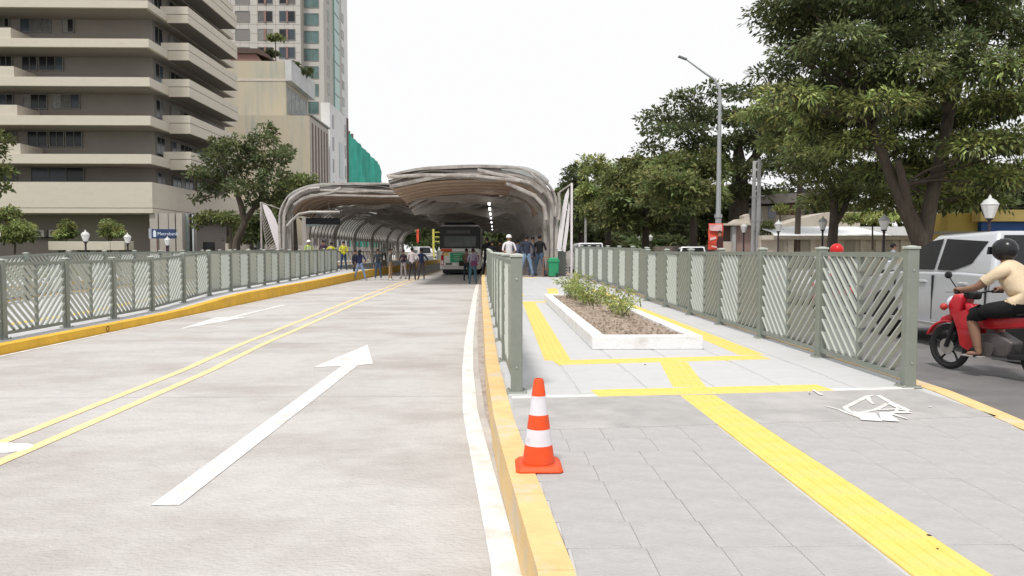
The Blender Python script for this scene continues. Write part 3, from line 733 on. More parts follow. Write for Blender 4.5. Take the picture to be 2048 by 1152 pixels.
# hanging lamps and the sign board
for i, y in enumerate([36.5, 41, 46.5, 52, 60, 70, 80]):
    g = MB(); g.box(-.06, .06, -1.0 * (1 if i else .6), 1.0 * (1 if i else .6), 0, .06)
    o = empty('tube_lamp', (-.28, y, 3.75), label='%s lit tube lamp from the front edge of the right canopy' % ['first', 'second', 'third', 'fourth', 'fifth', 'sixth', 'seventh'][i], cat='lamp', group='tube lamps under the right canopy')
    g.build('tube', M_tube, o); g = MB(); g.cyl((0, 0, .06), (0, 0, .5), .01, n=6); g.build('hanger', M_col, o)
sb = empty('sign_board', (-11.0, 46, 3.35), label='black electronic sign board hanging under the left canopy', cat='sign')
g = MB(); a = P(612, 438, 46); b = P(680, 446, 46); g.bbox(a[0] + 11, b[0] + 11, -.1, .1, b[2] - 3.45, a[2] + .06 - 3.35, .02); g.build('display', M_blk, sb)
g = MB(); g.box(-.3, -.26, -.02, .02, .3, 1.2); g.build('hanger', M_col, sb); g = MB(); g.box(.9, .94, -.02, .02, .3, 1.2); g.build('hanger', M_col, sb)
g = MB(); g.box(a[0] + 11, a[0] + 11 + .9, -.13, -.11, b[2] - 3.55, b[2] - 3.43); g.build('lower_plate', mat('sign_plate', (.35, .42, .42), .5), sb)
# green bin
bn = empty('wheelie_bin', (P(1107, 550, 30.9)[0], 30.9, .43), label='green plastic bin with a domed lid standing at the right canopy', cat='bin')
g = MB(); g.bbox(-.22, .22, -.2, .2, .04, .62, .03); v = g.v
g.v = [(x * (.86 + .14 * z / .62), y * (.86 + .14 * z / .62), z) for x, y, z in v]; g.build('body', M_green, bn)
g = MB(); g.bbox(-.245, .245, -.22, .22, .63, .70, .02); g.bbox(-.22, .22, -.2, .2, .701, .80, .06); g.build('lid', M_green, bn)
g = MB(); g.box(-.235, .235, -.215, .215, .605, .628); g.build('rim', M_green, bn)
g = MB(); g.box(.08, .16, -.24, -.19, .0, .16); g.build('pedal', M_blk, bn)
for s in (-1, 1):
    g = MB(); g.M = Matrix.Translation((s * .17, .17, .06)) @ Matrix.Rotation(R(90), 4, 'Y'); g.lathe([(.06, -.02), (.06, .02)], (0, 0, 0), 12); g.build('wheel', M_blk, bn)
# orange-brown stand beside the bin
st = empty('stand', (P(1092, 550, 31.1)[0], 31.1, .43), label='narrow orange-brown stand squeezed between the bin and the men in jackets', cat='stand')
for s in (-.12, .12):
    g = MB(); g.box(s - .015, s + .015, -.12, .12, 0, .82); g.build('leg', mat('orange_brown', (.3, .14, .07), .6), st)
g = MB(); g.box(-.135, .135, -.13, .13, .78, .82); g.build('top', mat('orange_brown', (.3, .14, .07)), st)
g = MB(); g.box(-.105, .105, -.1, .1, .3, .33); g.build('shelf', mat('orange_brown', (.3, .14, .07)), st)
# ------------------------------------------------------------------ buildings, left side
# office block A: banded facade, corner near px 305
YB = 65.0
bA = empty('office_block', (-30, YB, 0), label='banded beige and taupe office block with long concrete balconies, closest building on the left', cat='building')
O = Vector((-30, YB, 0))
def zA(py, px=200, Y=YB): return P(px, py, Y)[2]
XC = -29.24; YE = 86.0
tops = [zA(364), zA(308), zA(231), zA(154), zA(77), zA(0), zA(-77), zA(-154)]
bots = [zA(426), zA(327), zA(250), zA(172), zA(94), zA(15), zA(-62), zA(-138)]
XL = -58
def bxA(mb, x0, x1, y0, y1, z0, z1): mb.box(x0 - O.x, x1 - O.x, y0 - O.y, y1 - O.y, z0, z1)
WI = 3.3
g = MB(); bxA(g, XL, XC - 1.2, YB + WI, YE, 0, tops[-1] + 3); g.build('wall', M_taupe, bA)
for i, (t, b) in enumerate(zip(tops, bots)):
    g = MB(); bxA(g, XL, XC, YB, YE + (0 if i else 14), b + (.45 if i == 0 else 0), t); g.build('concrete_band', M_beige, bA)
    if i == 0:
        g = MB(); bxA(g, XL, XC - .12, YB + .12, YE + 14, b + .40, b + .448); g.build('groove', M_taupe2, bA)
        g = MB(); bxA(g, XL, XC + .02, YB - .02, YE + 14, b, b + .40); g.build('lip', M_beige, bA)
    if i >= 1:
        g = MB(); bxA(g, XL, XC - .3, YB + .3, YE - .3, b - .03, b - .002); g.build('soffit', M_taupe, bA)
    if i >= 1 and i < 7:
        # side balconies: the slab band steps out and carries a parapet
        x1 = XC + 1.84; ya, yz = 68.75, 81.6
        g = MB(); bxA(g, XC + .003, x1, ya, yz, b - .12, t - .02); g.build('balcony', M_beige, bA)
        g = MB(); bxA(g, XC - .6, x1, ya, yz, t + .04, t + .70); g.build('parapet', M_beige, bA)
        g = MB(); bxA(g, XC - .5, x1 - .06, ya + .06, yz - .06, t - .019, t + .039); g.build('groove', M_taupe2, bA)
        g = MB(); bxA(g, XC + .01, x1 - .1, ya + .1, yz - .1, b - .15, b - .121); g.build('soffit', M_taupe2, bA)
    if i >= 1:
        # planter boxes at the left of the front facade
        xr2 = P(30 + [0, 8, 4, 0, -4, -8, -12, -16][i], 200, YB + .1)[0]
        g = MB(); bxA(g, XL, xr2, YB + .08, YB + WI - .01, t + .002, t + .88); g.build('balcony', M_beige, bA)
# windows on the front wall
frontw = {1: [(0, 35, 332, 366), (62, 170, 332, 364)], 2: [(0, 35, 255, 290), (55, 97, 262, 295), (99, 130, 262, 295), (132, 166, 262, 295)], 3: [(0, 28, 188, 212), (46, 96, 188, 219), (104, 161, 188, 218)], 4: [(0, 26, 105, 140), (44, 76, 112, 142), (78, 128, 112, 142)], 5: [(0, 20, 36, 55), (40, 103, 35, 66), (124, 149, 38, 66)]}
PANES = [mat('curtained_glass', (.12, .12, .115), .3, .3, 3), mat('pale_curtain_glass', (.22, .22, .21), .4, .35, 4), mat('bluish_glass', (.06, .075, .09), .15, .1)]
def window(parent, x0, x1, Y, z0, z1, npan, glass, fr=.06, off=O, depth=.12):
    x0 -= off.x; x1 -= off.x; Y -= off.y
    f = MB(); f.box(x0, x1, Y - .03, Y + depth, z0, z0 + fr); f.box(x0, x1, Y - .03, Y + depth, z1 - fr, z1); f.box(x0, x0 + fr, Y - .03, Y + depth, z0 + fr, z1 - fr); f.box(x1 - fr, x1, Y - .03, Y + depth, z0 + fr, z1 - fr)
    for k in range(1, npan):
        xx = x0 + (x1 - x0) * k / npan; f.box(xx - fr / 3, xx + fr / 3, Y - .02, Y + depth, z0 + fr, z1 - fr)
    fo = f.build('window', M_frame, parent)
    for k in range(npan):
        xa_, xb_ = x0 + fr / 2 + (x1 - x0 - fr) * k / npan, x0 + fr / 2 + (x1 - x0 - fr) * (k + 1) / npan
        yy_ = Y + random.uniform(0, .05); g = MB(); g.box(xa_ + fr / 3, xb_ - fr / 3, yy_, yy_ + .02, z0 + fr, z1 - fr); g.build('pane', glass if (glass is not M_glassd or random.random() < .6) else random.choice(PANES), fo)
    return fo
YW = YB + WI - .02
for i, lst in frontw.items():
    for (a_, b_, c1, c2) in lst:
        p = P(a_, c1, YW); q = P(b_, c2, YW); window(bA, p[0], q[0], YW - .1, q[2], p[2], 3 if b_ - a_ > 45 else 2, M_glassd)
# side windows (wall plane at XC-1.2, looking along the road)
def sidewin(parent, X, ya, yb, z0, z1, npan, glass, off=O, fr=.06, wmat=None):
    f = MB(); ya -= off.y; yb -= off.y; X -= off.x
    f.box(X - .1, X + .04, ya, yb, z0, z0 + fr); f.box(X - .1, X + .04, ya, yb, z1 - fr, z1)
    for k in range(npan + 1):
        yy = ya + (yb - ya) * k / npan; f.box(X - .1, X + .035, yy - fr / 2, yy + fr / 2, z0 + fr, z1 - fr)
    fo = f.build('window', wmat or M_frame, parent); 
    for k in range(npan):
        ya_, yb_ = ya + (yb - ya) * k / npan + fr / 2, ya + (yb - ya) * (k + 1) / npan - fr / 2
        g = MB(); g.box(X + .0, X + .02, ya_, yb_, z0 + fr, z1 - fr); g.build('pane', glass if (glass is not M_glassd or random.random() < .6) else random.choice(PANES), fo)
    return fo
XS = XC - 1.2 + .1
for i in range(0, 7):
    z1 = bots[i + 1] - .35; z0 = tops[i] + .35
    if i == 0: z0 = tops[0] + .2
    sidewin(bA, XS, 68.6, 70.2, z0, z1, 2, M_glassd); sidewin(bA, XS, 71.8, 76.5, z0, z1, 5, M_glassd); sidewin(bA, XS, 77.5, 83.5, z0, z1, 6, M_glassd)
# ground floor corner: pale panels, glass and pipe
for (px0, px1, m_, dy) in [(301, 318, M_pink, .3), (319, 338, M_beige, .25), (339, 352, M_beige, .3), (353, 366, M_beige, .25)]:
    a_ = P(px0, 450, YB + .4)[0]; b_ = P(px1, 450, YB + .4)[0]
    g = MB(); bxA(g, a_ + .02, b_ - .02, YB + .5 - dy, YB + WI + .1, 0, bots[0]); g.build('wall_panel', mat('pale_stone_panel', (.42, .385, .355), .8, .1, .8), bA)
g = MB(); bxA(g, P(367, 450, 66)[0], P(377, 450, 66)[0], 66, 66.1, 0, bots[0]); g.build('glass_panel', mat('pale_glass', (.30, .34, .34), .2, .1), bA)
g = MB(); bxA(g, P(378, 450, 66)[0], P(386, 450, 66)[0], 66.1, 66.4, 0, bots[0]); g.build('dark_recess', M_blk, bA)
g = MB(); bxA(g, P(386, 450, 66)[0], P(389, 450, 66)[0], 65.8, 65.95, 0, bots[0]); g.build('down_pipe', M_silver, bA)
bd = g = MB(); bxA(g, P(390, 450, 66)[0], P(470, 450, 66)[0], 74, 74.3, 0, 5); g.build('recessed_entrance', mat('dark_entrance', (.05, .05, .048), .8, .1), bA)
bxd = MB(); bxA(bxd, P(396, 450, 66)[0], P(412, 450, 66)[0], 67, 68, .1, 2.3); bxd.build('entrance_kiosk', M_blk, bA)
# rooftop plain
# AC units
for i, (px0, px1) in enumerate([(68, 88), (97, 118)]):
    a_ = P(px0, 460, YB + WI - .6); b_ = P(px1, 474, YB + WI - .6)
    o = empty('air_conditioner', (a_[0], YB + WI - .6, b_[2]), label=['grey air conditioner on the taupe wall beside the round bush', 'grey air conditioner on the taupe wall touching the narrow shrub'][i], cat='air conditioner', group='air conditioners on the office wall')
    g = MB(); W_ = b_[0] - a_[0]; H_ = a_[2] - b_[2]; g.bbox(0, W_, 0, .5, 0, H_, .02); g.build('casing', mat('ac_casing', (.5, .49, .46), .6, .05), o)
    g = MB(); g.M = Matrix.Translation((W_ * .42, -.003, H_ / 2)) @ Matrix.Rotation(R(90), 4, 'X'); g.lathe([(H_ * .38, 0), (H_ * .38, .03), (H_ * .3, .03), (H_ * .3, .01)], (0, 0, 0), 14); g.build('fan_guard', M_taupe2, o)
    g = MB(); g.box(-.1, W_ + .1, .0, .6, -.1, -.02); g.build('bracket', M_blk, o)
# raised planter slab in front of the block
a_ = P(96, 483, 58); b_ = P(249, 500, 58)
pw = empty('raised_planter', (a_[0], 58, 0), label='long cream concrete planter raised on stubs before the office block', cat='planter')
g = MB(); g.bbox(0, (b_[0] - a_[0]) * .81, 0, 1.5, b_[2], a_[2], .02); g.build('trough', M_beige, pw)
g = MB(); g.bbox((b_[0] - a_[0]) * .815, (b_[0] - a_[0]), 0, 1.5, b_[2], a_[2] + .02, .02); g.build('trough', M_cream, pw)
for t in (.1, .35, .6, .9):
    g = MB(); g.box((b_[0] - a_[0]) * t, (b_[0] - a_[0]) * t + .5, .3, 1.2, 0, b_[2]); g.build('stub', M_taupe2, pw)
# text helper
def text(name, s, size, m, parent, loc, rot=(R(90), 0, 0), ext=.005, align='LEFT'):
    c = bpy.data.curves.new(name, 'FONT'); c.body = s; c.size = size; c.extrude = ext; c.align_x = align; c.resolution_u = 2
    o = bpy.data.objects.new(name, c); COL.objects.link(o)
    dg = bpy.context.evaluated_depsgraph_get(); dg.update(); me = bpy.data.meshes.new_from_object(o.evaluated_get(dg)); bpy.data.objects.remove(o); me.materials.clear(); me.materials.append(m)
    return link(name, me, parent, loc, rot)
# navy sign
a_ = P(303, 458, 48); b_ = P(351, 477, 48)
sg = empty('sign', ((a_[0] + b_[0]) / 2, 48, 0), label='navy bank sign board with white lettering on two posts', cat='sign')
W_ = b_[0] - a_[0]; H_ = a_[2] - b_[2]
g = MB(); g.bbox(-W_ / 2, W_ / 2, 0, .2, b_[2], a_[2], .02); g.build('board', M_navy, sg)
g = MB(); g.box(-W_ / 2 - .18, -W_ / 2 - .005, .0, .2, b_[2], a_[2] + .03); g.build('board_side', mat('sign_side_grey', (.34, .36, .42), .6), sg)
text('lettering', 'Metrobank', .29, mat('sign_lettering', (.62, .68, .78), .5, 0), sg, (-W_ / 2 + .36, -.012, b_[2] + H_ * .34))
g = MB(); g.prism([(-W_ / 2 + .1, b_[2] + .1), (-W_ / 2 + .28, b_[2] + .1), (-W_ / 2 + .28, a_[2] - .16), (-W_ / 2 + .19, a_[2] - .06), (-W_ / 2 + .1, a_[2] - .16)], 'y', -.012, -.002); g.build('emblem', mat('sign_lettering', (.62, .68, .78)), sg)
for s in (-.45, .12):
    g = MB(); g.cyl((s, .1, 0), (s, .1, b_[2]), .04, n=8); g.build('post', mat('sign_post', (.12, .06, .06), .6), sg)
# ---- stone-clad tower
bT = empty('tower', (-40, 133, 0), label='tall stone-clad tower with rows of square windows and a green glass strip', cat='building')
O2 = Vector((-40, 133, 0)); k_ = 133.0
XTR = P(602, 200, 133)[0]; XTS = P(648, 200, 135)[0]
g = MB(); g.box(-75 + 40, XTR + 40, .3, 18, 0, 62); g.build('wall', M_tower, bT)
g = MB(); g.box(XTR + .01 + 40, XTS + 40, 2.3, 18, 0, 66); g.build('wall', M_tower, bT)
rows = [131 - 36.2 * i + 0 for i in range(6)]
for r_ in range(5):
    for (px0, px1, npan, gl) in [(470, 500, 1, mat('grey_window_blind', (.20, .19, .18), .6, .05)), (515, 546, 2, M_glassd), (558, 591, 2, M_glassd)]:
        yt = 94 - 36.2 * r_; p = P(px0, yt, 133.3); q = P(px1, yt + 23, 133.3)
        f = window(bT, p[0], q[0], 133.25, q[2], p[2], npan, gl, .1, O2)
        if npan == 2:
            g = MB(); xm = (p[0] + q[0]) / 2 + 40; g.box(xm - .18, xm + .18, .1, .3, q[2], p[2]); g.build('spandrel', M_towerb, f)
for r_ in range(7):
    yt = 203 - 35.3 * r_; p = P(608, yt, 135.3); q = P(638, yt + 25, 135.3); window(bT, p[0], q[0], 135.25, q[2], p[2], 2, M_glassg, .08, O2)
# stone joints: recessed lines as thin dark slots between panels on the front
g = MB()
for i in range(22):
    z = 28 + i * 1.6; g.box(-35, XTR + 40 - .02, .285, .299, z, z + .05)
for i in range(16):
    x = XTR - 1.2 - i * 1.55 + 40; g.box(x, x + .05, .285, .299, 20, 62)
tag(g.build('panel_joint', M_taupe, bT), kind='stuff')
# side of tower (plane X = XTS)
for r_ in range(9):
    z = 20 + r_ * 3.28
    sidewin(bT, XTS, 138.2, 139.6, z, z + 2.0, 1, M_glassd, O2, .08); sidewin(bT, XTS, 151.0, 153, z + .5, z + 2.2, 1, M_glassd, O2, .08)
g = MB(); g.box(XTS - .1 + 40, XTS + .25 + 40, 10.2, 14.5, 24.5, 66); g.build('curtain_wall', mat('green_curtain_wall', (.22, .38, .34), .25, .12, .5), bT)
g = MB(); g.box(XTR + 40, XTS + .0 + 40, 18.01, 24, 0, 64); g.build('wall', M_towerw, bT)
for z in range(25, 66, 3): 
    g = MB(); g.box(XTS + .25 + 40, XTS + .3 + 40, 10.2, 14.5, z, z + .15); g.build('mullion', M_frame, bT)
# ---- beige annex
bN = empty('annex', (-35, 110, 0), label='stained beige concrete block with a white roof parapet before the tower', cat='building')
O3 = Vector((-35, 110, 0))
za = P(520, 122, 110)[2]; xa = P(572, 200, 110)[0]
g = MB(); g.box(-62 + 35, xa + 35, 0, 13, 0, za); g.build('wall', M_ann, bN)
g = MB(); g.box(-62 + 35, xa + 35 + .02, -.06, -.003, P(500, 162, 110)[2], P(500, 157, 110)[2]); g.build('ledge', M_cream, bN)
g = MB(); g.box(xa + .01 + 35, xa + .9 + 35, -.3, 14, P(572, 162, 110)[2], za + .1); g.build('parapet', mat('parapet_white', (.52, .53, .53), .8, .12, .5), bN)
for j in range(5):
    sidewin(bN, xa, 110.6 + j * 2.4, 112.6 + j * 2.4, P(572, 225, 110)[2], P(572, 170, 110)[2], 3, mat('mottled_glass', (.22, .24, .24), .4, .5, 1.5), O3, .12)
zl_ = P(600, 231, 100)[2]; xb0 = P(565, 300, 100)[0]; xb1 = P(620, 300, 100)[0]
bL = empty('stairwell_block', (xb1, 100, 0), label='lower beige block with red-brown vertical stripes on its street side', cat='building')
g = MB(); g.box(xb0 - 8 - xb1, 0, 0, 11, 0, zl_); g.build('wall', M_ann, bL)
g = MB(); g.box(-.2, .25, -.05, 11.2, zl_ + .002, zl_ + .22); g.build('parapet', M_frame, bL)
for j in range(6):
    g = MB(); g.box(.01, .09, .9 + j * 1.7, 1.65 + j * 1.7, 1, zl_ - .8); g.build('stripe', M_redst, bL)
g = MB(); g.box(-.0 + .001, .06, .1, 10.9, 1, zl_ - .1); g.build('side_panel', mat('pinkish_render', (.44, .40, .37), .8, .1), bL)
bW = empty('white_building', (xb1, 112, 0), label='slim white building with narrow windows between the striped block and the green netting', cat='building')
zw = P(697, 238, 126)[2]
g = MB(); g.box(-1.3, 0, 0.2, 14, 0, zw); g.build('wall', M_towerw, bW)
for r_ in range(6):
    for y in (2.0, 11.2):
        g = MB(); g.box(-.05, .05, y, y + .9, 3.4 + 3.3 * r_, 5.4 + 3.3 * r_); g.build('window', M_glassd, bW)
g = MB(); g.box(.005, .05, 6.5, 9.5, 13, 18.5); g.build('green_panel', M_glassg, bW)
g = MB(); g.prism([(7, 8), (7.5, 10.6), (8.0, 11.2), (8.6, 9), (9, 8)], 'x', .005, .05); g.build('wall_picture', mat('grey_print', (.25, .25, .25), .7), bW)
for y in (12.6, 13.5):
    g = MB(); g.box(.005, .1, y, y + .35, 2, zw); g.build('stripe', M_redst, bW)
bG = empty('netted_building', (P(698, 400, 127)[0], 127, 0), label='building under construction wrapped in bright green netting', cat='building')
za1 = P(698, 265, 127)[2]; yend = PX(762, 330, bG.location.x)[1]; za2 = PX(758, 328, bG.location.x)[2]
g = MB(); L = yend - 127; ny = 24; vs = []
for j in range(ny + 1):
    for i in range(13):
        t = j / ny; z = (za1 + (za2 - za1) * min(1, t * 1.05)) * (i / 12); 
        if j == ny: z *= .93
        vs.append((.12 * math.sin(j * 1.9) + .1 * math.sin(i * 2.2 + j), L * t, z))
g.add(vs, [(j * 13 + i, j * 13 + i + 1, (j + 1) * 13 + i + 1, (j + 1) * 13 + i) for j in range(ny) for i in range(12)]); g.build('netting', M_net, bG)
g = MB(); g.box(-16, -.4, .3, L - .2, 0, za2 - .8); g.build('frame', M_towerw, bG)
for t in (.12, .2):
    g = MB(); g.box(-.4 - 1.2 * t, -.3, L * t - 1.5, L * t - 1.0, za1 - 2, za1 + .7); g.build('column', M_redst, bG)
# roof garden hut on annex
ht = empty('roof_hut', (P(512, 120, 112)[0], 112, za + .01), label='small dark brown roof hut on top of the stained annex', cat='hut')
g = MB(); g.prism([(-4.5, 1.4), (0, 1.5), (1.2, .1), (-4.5, .1)], 'y', 0, 4); g.build('wall', M_towerb, ht)
g = MB(); g.prism([(-5, 1.5), (.2, 1.52), (1.9, .9), (2.2, .7), (1.9, 1.3), (.6, 2.2), (-5, 2.3)], 'y', -.4, 4.4); g.build('roof', mat('dark_roof', (.10, .07, .06), .8, .1), ht)
# ------------------------------------------------------------------ buildings, right side
hs_ = empty('house', (P(1500, 400, 62)[0], 62, 0), label='cream two-storey house with a grey tiled roof behind the utility poles', cat='building')
O4 = Vector(hs_.location)
def hx(px, Y=62): return P(px, 420, Y)[0] - O4.x
def hz(py, Y=62): return P(1560, py, Y)[2]
g = MB(); g.box(hx(1517), hx(1640), 0, 8, 0, hz(412)); g.build('wall', M_cream, hs_)
g = MB(); g.prism([(hx(1508), hz(410)), (hx(1645), hz(405)), (hx(1640), hz(386)), (hx(1516), hz(391))], 'y', -1.2, -.9)
g.prism([(hx(1508), hz(409)), (hx(1645), hz(404)), (hx(1645), hz(400)), (hx(1508), hz(405))], 'y', -1.25, 8.5)
g.build('roof', M_groof, hs_)
g = MB(); vs = [(hx(1506), -1.2, hz(407)), (hx(1648), -1.2, hz(402)), (hx(1640), 3, hz(384)), (hx(1518), 3, hz(389)), (hx(1506), 8, hz(407)), (hx(1648), 8, hz(402))]
g.add(vs, [(0, 1, 2, 3), (3, 2, 5, 4)]); g.build('roof', M_groof, hs_)
g = MB(); g.box(hx(1608), hx(1650), -1.3, 7, hz(404) + .01, hz(380)); g.build('roof_edge', M_groof, hs_)
g = MB(); g.box(hx(1536), hx(1552), -.06, -.003, hz(437), hz(412)); g.build('window', mat('pale_shutter', (.35, .35, .42), .6, .1), hs_)
g = MB(); g.box(hx(1553), hx(1600), -.06, -.003, hz(437), hz(408)); g.build('door', mat('brown_door', (.22, .13, .09), .6, .15, 1), hs_)
g = MB(); g.box(hx(1530), hx(1622), -2.4, -2.2, hz(452), hz(433)); g.build('balcony_wall', M_cream, hs_)
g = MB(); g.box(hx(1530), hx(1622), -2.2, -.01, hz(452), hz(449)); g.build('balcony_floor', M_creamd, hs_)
gb = empty('gable_wall', (P(1600, 480, 56)[0], 56, 0), label='pale slanted gable end rising behind the long white metal roof', cat='building')
def q(px, py, Y, o): p = P(px, py, Y); return (p[0] - o.location.x, p[2])
g = MB(); g.prism([q(1560, 520, 56, gb), q(1560, 452, 56, gb), q(1600, 437, 56, gb), q(1660, 424, 56, gb), q(1720, 424, 56, gb), q(1720, 520, 56, gb)], 'y', 0, 6); g.build('wall', M_cream, gb)
sh = empty('low_building', (P(1540, 480, 46)[0], 46, 0), label='long low cream building with a white metal roof and pilasters', cat='building')
O5 = sh
def qq(px, py, Y=46): p = P(px, py, Y); return (p[0] - sh.location.x, p[2])
xr_end = qq(1905, 480)[0]
g = MB(); g.box(qq(1520, 480)[0], xr_end, 0, .3, 0, qq(1600, 471)[1]); g.build('wall', M_cream, sh)
for (a_, b_) in [(1592, 1618), (1690, 1710), (1758, 1785), (1560, 1567)]:
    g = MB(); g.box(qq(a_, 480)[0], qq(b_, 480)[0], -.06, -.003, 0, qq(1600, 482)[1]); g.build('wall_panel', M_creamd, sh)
for px in (1575, 1620, 1655, 1720, 1750, 1800):
    g = MB(); g.box(qq(px, 480)[0], qq(px, 480)[0] + .35, -.12, -.003, 0, qq(1600, 479)[1]); g.build('pilaster', M_cream, sh)
g = MB(); g.box(qq(1520, 480)[0], xr_end, -.35, -.13, qq(1600, 479)[1], qq(1600, 471)[1]); g.build('eaves_beam', M_cream, sh)
g = MB(); zz0 = qq(1600, 470.5)[1]; zz1 = qq(1600, 449)[1]
nseg = 22; xa_ = qq(1541, 480)[0]
for i in range(nseg):
    x0_ = xa_ + (xr_end - xa_) * i / nseg; x1_ = xa_ + (xr_end - xa_) * (i + 1) / nseg - .02
    xs0 = x0_ + 1.2 * max(0, 1 - i) ; g = MB()
    m_ = M_wroof if i < 14 else mat('grey_metal_roof', (.42, .42, .41), .5, .1, 2)
    g.add([(x0_, -.6, zz0), (x1_, -.6, zz0), (x1_, 4, zz1), (xs0, 4, zz1), (x0_, -.6, zz0 - .05), (x1_, -.6, zz0 - .05), (x1_, 4, zz1 - .05), (xs0, 4, zz1 - .05)], [(0, 1, 2, 3), (4, 7, 6, 5), (0, 4, 5, 1), (1, 5, 6, 2), (2, 6, 7, 3), (3, 7, 4, 0)])
    g.build('roof_panel', m_, sh)
pk = empty('gate_house', (P(1445, 480, 52)[0], 52, 0), label='small pinkish gate house with a flat canopy beside the utility poles', cat='building')
def qp(px, py, Y=52): p = P(px, py, Y); return (p[0] - pk.location.x, p[2])
g = MB(); g.box(qp(1447, 480)[0], qp(1465, 480)[0], .5, 2, 0, qp(1450, 452)[1]); g.build('wall', mat('dark_doorway', (.10, .07, .06), .8, .1), pk)
g = MB(); g.box(qp(1465, 480)[0], qp(1472, 480)[0], 0, .6, 0, qp(1450, 452)[1]); g.build('pillar', M_conp, pk)
g = MB(); g.box(qp(1473, 480)[0], qp(1520, 480)[0], .3, 2.5, 0, qp(1450, 450)[1]); g.build('wall', M_pink, pk)
g = MB(); g.box(qp(1444, 480)[0], qp(1520, 480)[0], -.3, 2.6, qp(1450, 451)[1] + .003, qp(1450, 447)[1]); g.build('canopy', M_cream, pk)
g = MB(); g.prism([qp(1462, 447), qp(1478, 438), qp(1490, 438), qp(1490, 431), qp(1500, 427), qp(1503, 447)], 'y', .2, 1.2); g.build('roof_wall', M_cream, pk)
g = MB(); g.box(qp(1447, 480)[0], qp(1464, 480)[0], .0, .3, 0, qp(1450, 483)[1]); g.build('low_wall', M_cream, pk)
ys_ = empty('shop', (P(1925, 440, 36)[0], 36, 0), label='yellow shop front with a blue fascia strip, partly hidden behind the pickup roof', cat='building')
def qy(px, py, Y=36): p = P(px, py, Y); return (p[0] - ys_.location.x, p[2])
g = MB(); g.box(qy(1905, 440)[0], qy(2300, 440)[0], .4, 1.6, 0, qy(1900, 425)[1]); g.build('wall', M_yell, ys_)
g = MB(); g.box(qy(1953, 440)[0], qy(2300, 440)[0], -.3, .38, qy(1960, 443)[1], qy(1960, 420)[1]); g.build('fascia', mat('ochre_fascia', (.62, .47, .17), .7, .06), ys_)
g = MB(); g.box(qy(1966, 440)[0], qy(2300, 440)[0], .1, .38, qy(1960, 462)[1], qy(1960, 444)[1]); g.build('sign_strip', M_blue, ys_)
g = MB(); g.box(qy(1850, 440)[0], qy(2300, 440)[0], -.2, .39, qy(1960, 468)[1], qy(1960, 463)[1]); g.build('ledge', M_creamd, ys_)
# compound wall between pavement and trees on the right, far stretch
g = MB(); g.box(17.8, 18.05, 58, 200, 0, 2.0); tag(g.build('compound_wall', mat('mossy_wall', (.26, .23, .2), .9, .2, 1)), 'low weathered compound wall under the trees on the right', 'wall')
g = MB(); g.box(-24.2, -24, 68, 200, 0, 2.2); tag(g.build('compound_wall', M_cream), 'pale compound wall beyond the office block entrance', 'wall')
# ------------------------------------------------------------------ trees and plants
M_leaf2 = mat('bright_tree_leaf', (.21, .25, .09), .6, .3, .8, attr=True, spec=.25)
def leaf_mesh(name, tufts, m, L, W, per, spread=.45, droop=.25, tint=(.55, 1.5), seed=1, up=.35, rad=None):
    """tufts: (N,3+) positions with outward vectors (N,6). Each tuft carries `per` leaves radiating from it."""
    r = np.random.default_rng(seed); T = np.asarray(tufts); N = len(T)
    c = np.repeat(T[:, :3], per, 0); o = np.repeat(T[:, 3:6], per, 0)
    d = o * .55 + r.normal(size=c.shape) * .75; d[:, 2] += up; d /= np.linalg.norm(d, axis=1)[:, None] + 1e-9
    dl = d.copy(); dl[:, 2] -= droop; dl /= np.linalg.norm(dl, axis=1)[:, None]
    ln = L * r.uniform(.6, 1.3, len(c))[:, None]; wd = W * r.uniform(.7, 1.2, len(c))[:, None]
    c = c + d * np.array([1, 1, .5]) * (r.random((len(c), 1)) ** .7) * spread
    side = np.cross(dl, r.normal(size=c.shape) * .7 + np.array([0, 0, 1.])); side /= np.linalg.norm(side, axis=1)[:, None] + 1e-9
    v = np.empty((len(c), 4, 3)); v[:, 0] = c; v[:, 1] = c + dl * ln * .45 + side * wd * .5; v[:, 2] = c + dl * ln - np.array([0, 0, 1]) * ln * .12; v[:, 3] = c + dl * ln * .45 - side * wd * .5
    n = len(c); me = bpy.data.meshes.new(name); me.vertices.add(4 * n); me.vertices.foreach_set('co', v.reshape(-1))
    me.loops.add(4 * n); me.loops.foreach_set('vertex_index', np.arange(4 * n)); me.polygons.add(n)
    me.polygons.foreach_set('loop_start', np.arange(n) * 4); me.polygons.foreach_set('loop_total', np.full(n, 4))
    me.update(calc_edges=True)
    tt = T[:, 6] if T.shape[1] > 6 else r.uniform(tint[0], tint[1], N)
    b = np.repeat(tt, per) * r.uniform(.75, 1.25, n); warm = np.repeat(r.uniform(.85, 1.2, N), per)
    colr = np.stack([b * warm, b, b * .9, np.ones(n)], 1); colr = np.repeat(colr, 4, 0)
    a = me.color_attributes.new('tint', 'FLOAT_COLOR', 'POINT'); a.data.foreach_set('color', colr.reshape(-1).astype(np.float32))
    me.materials.append(m); return me
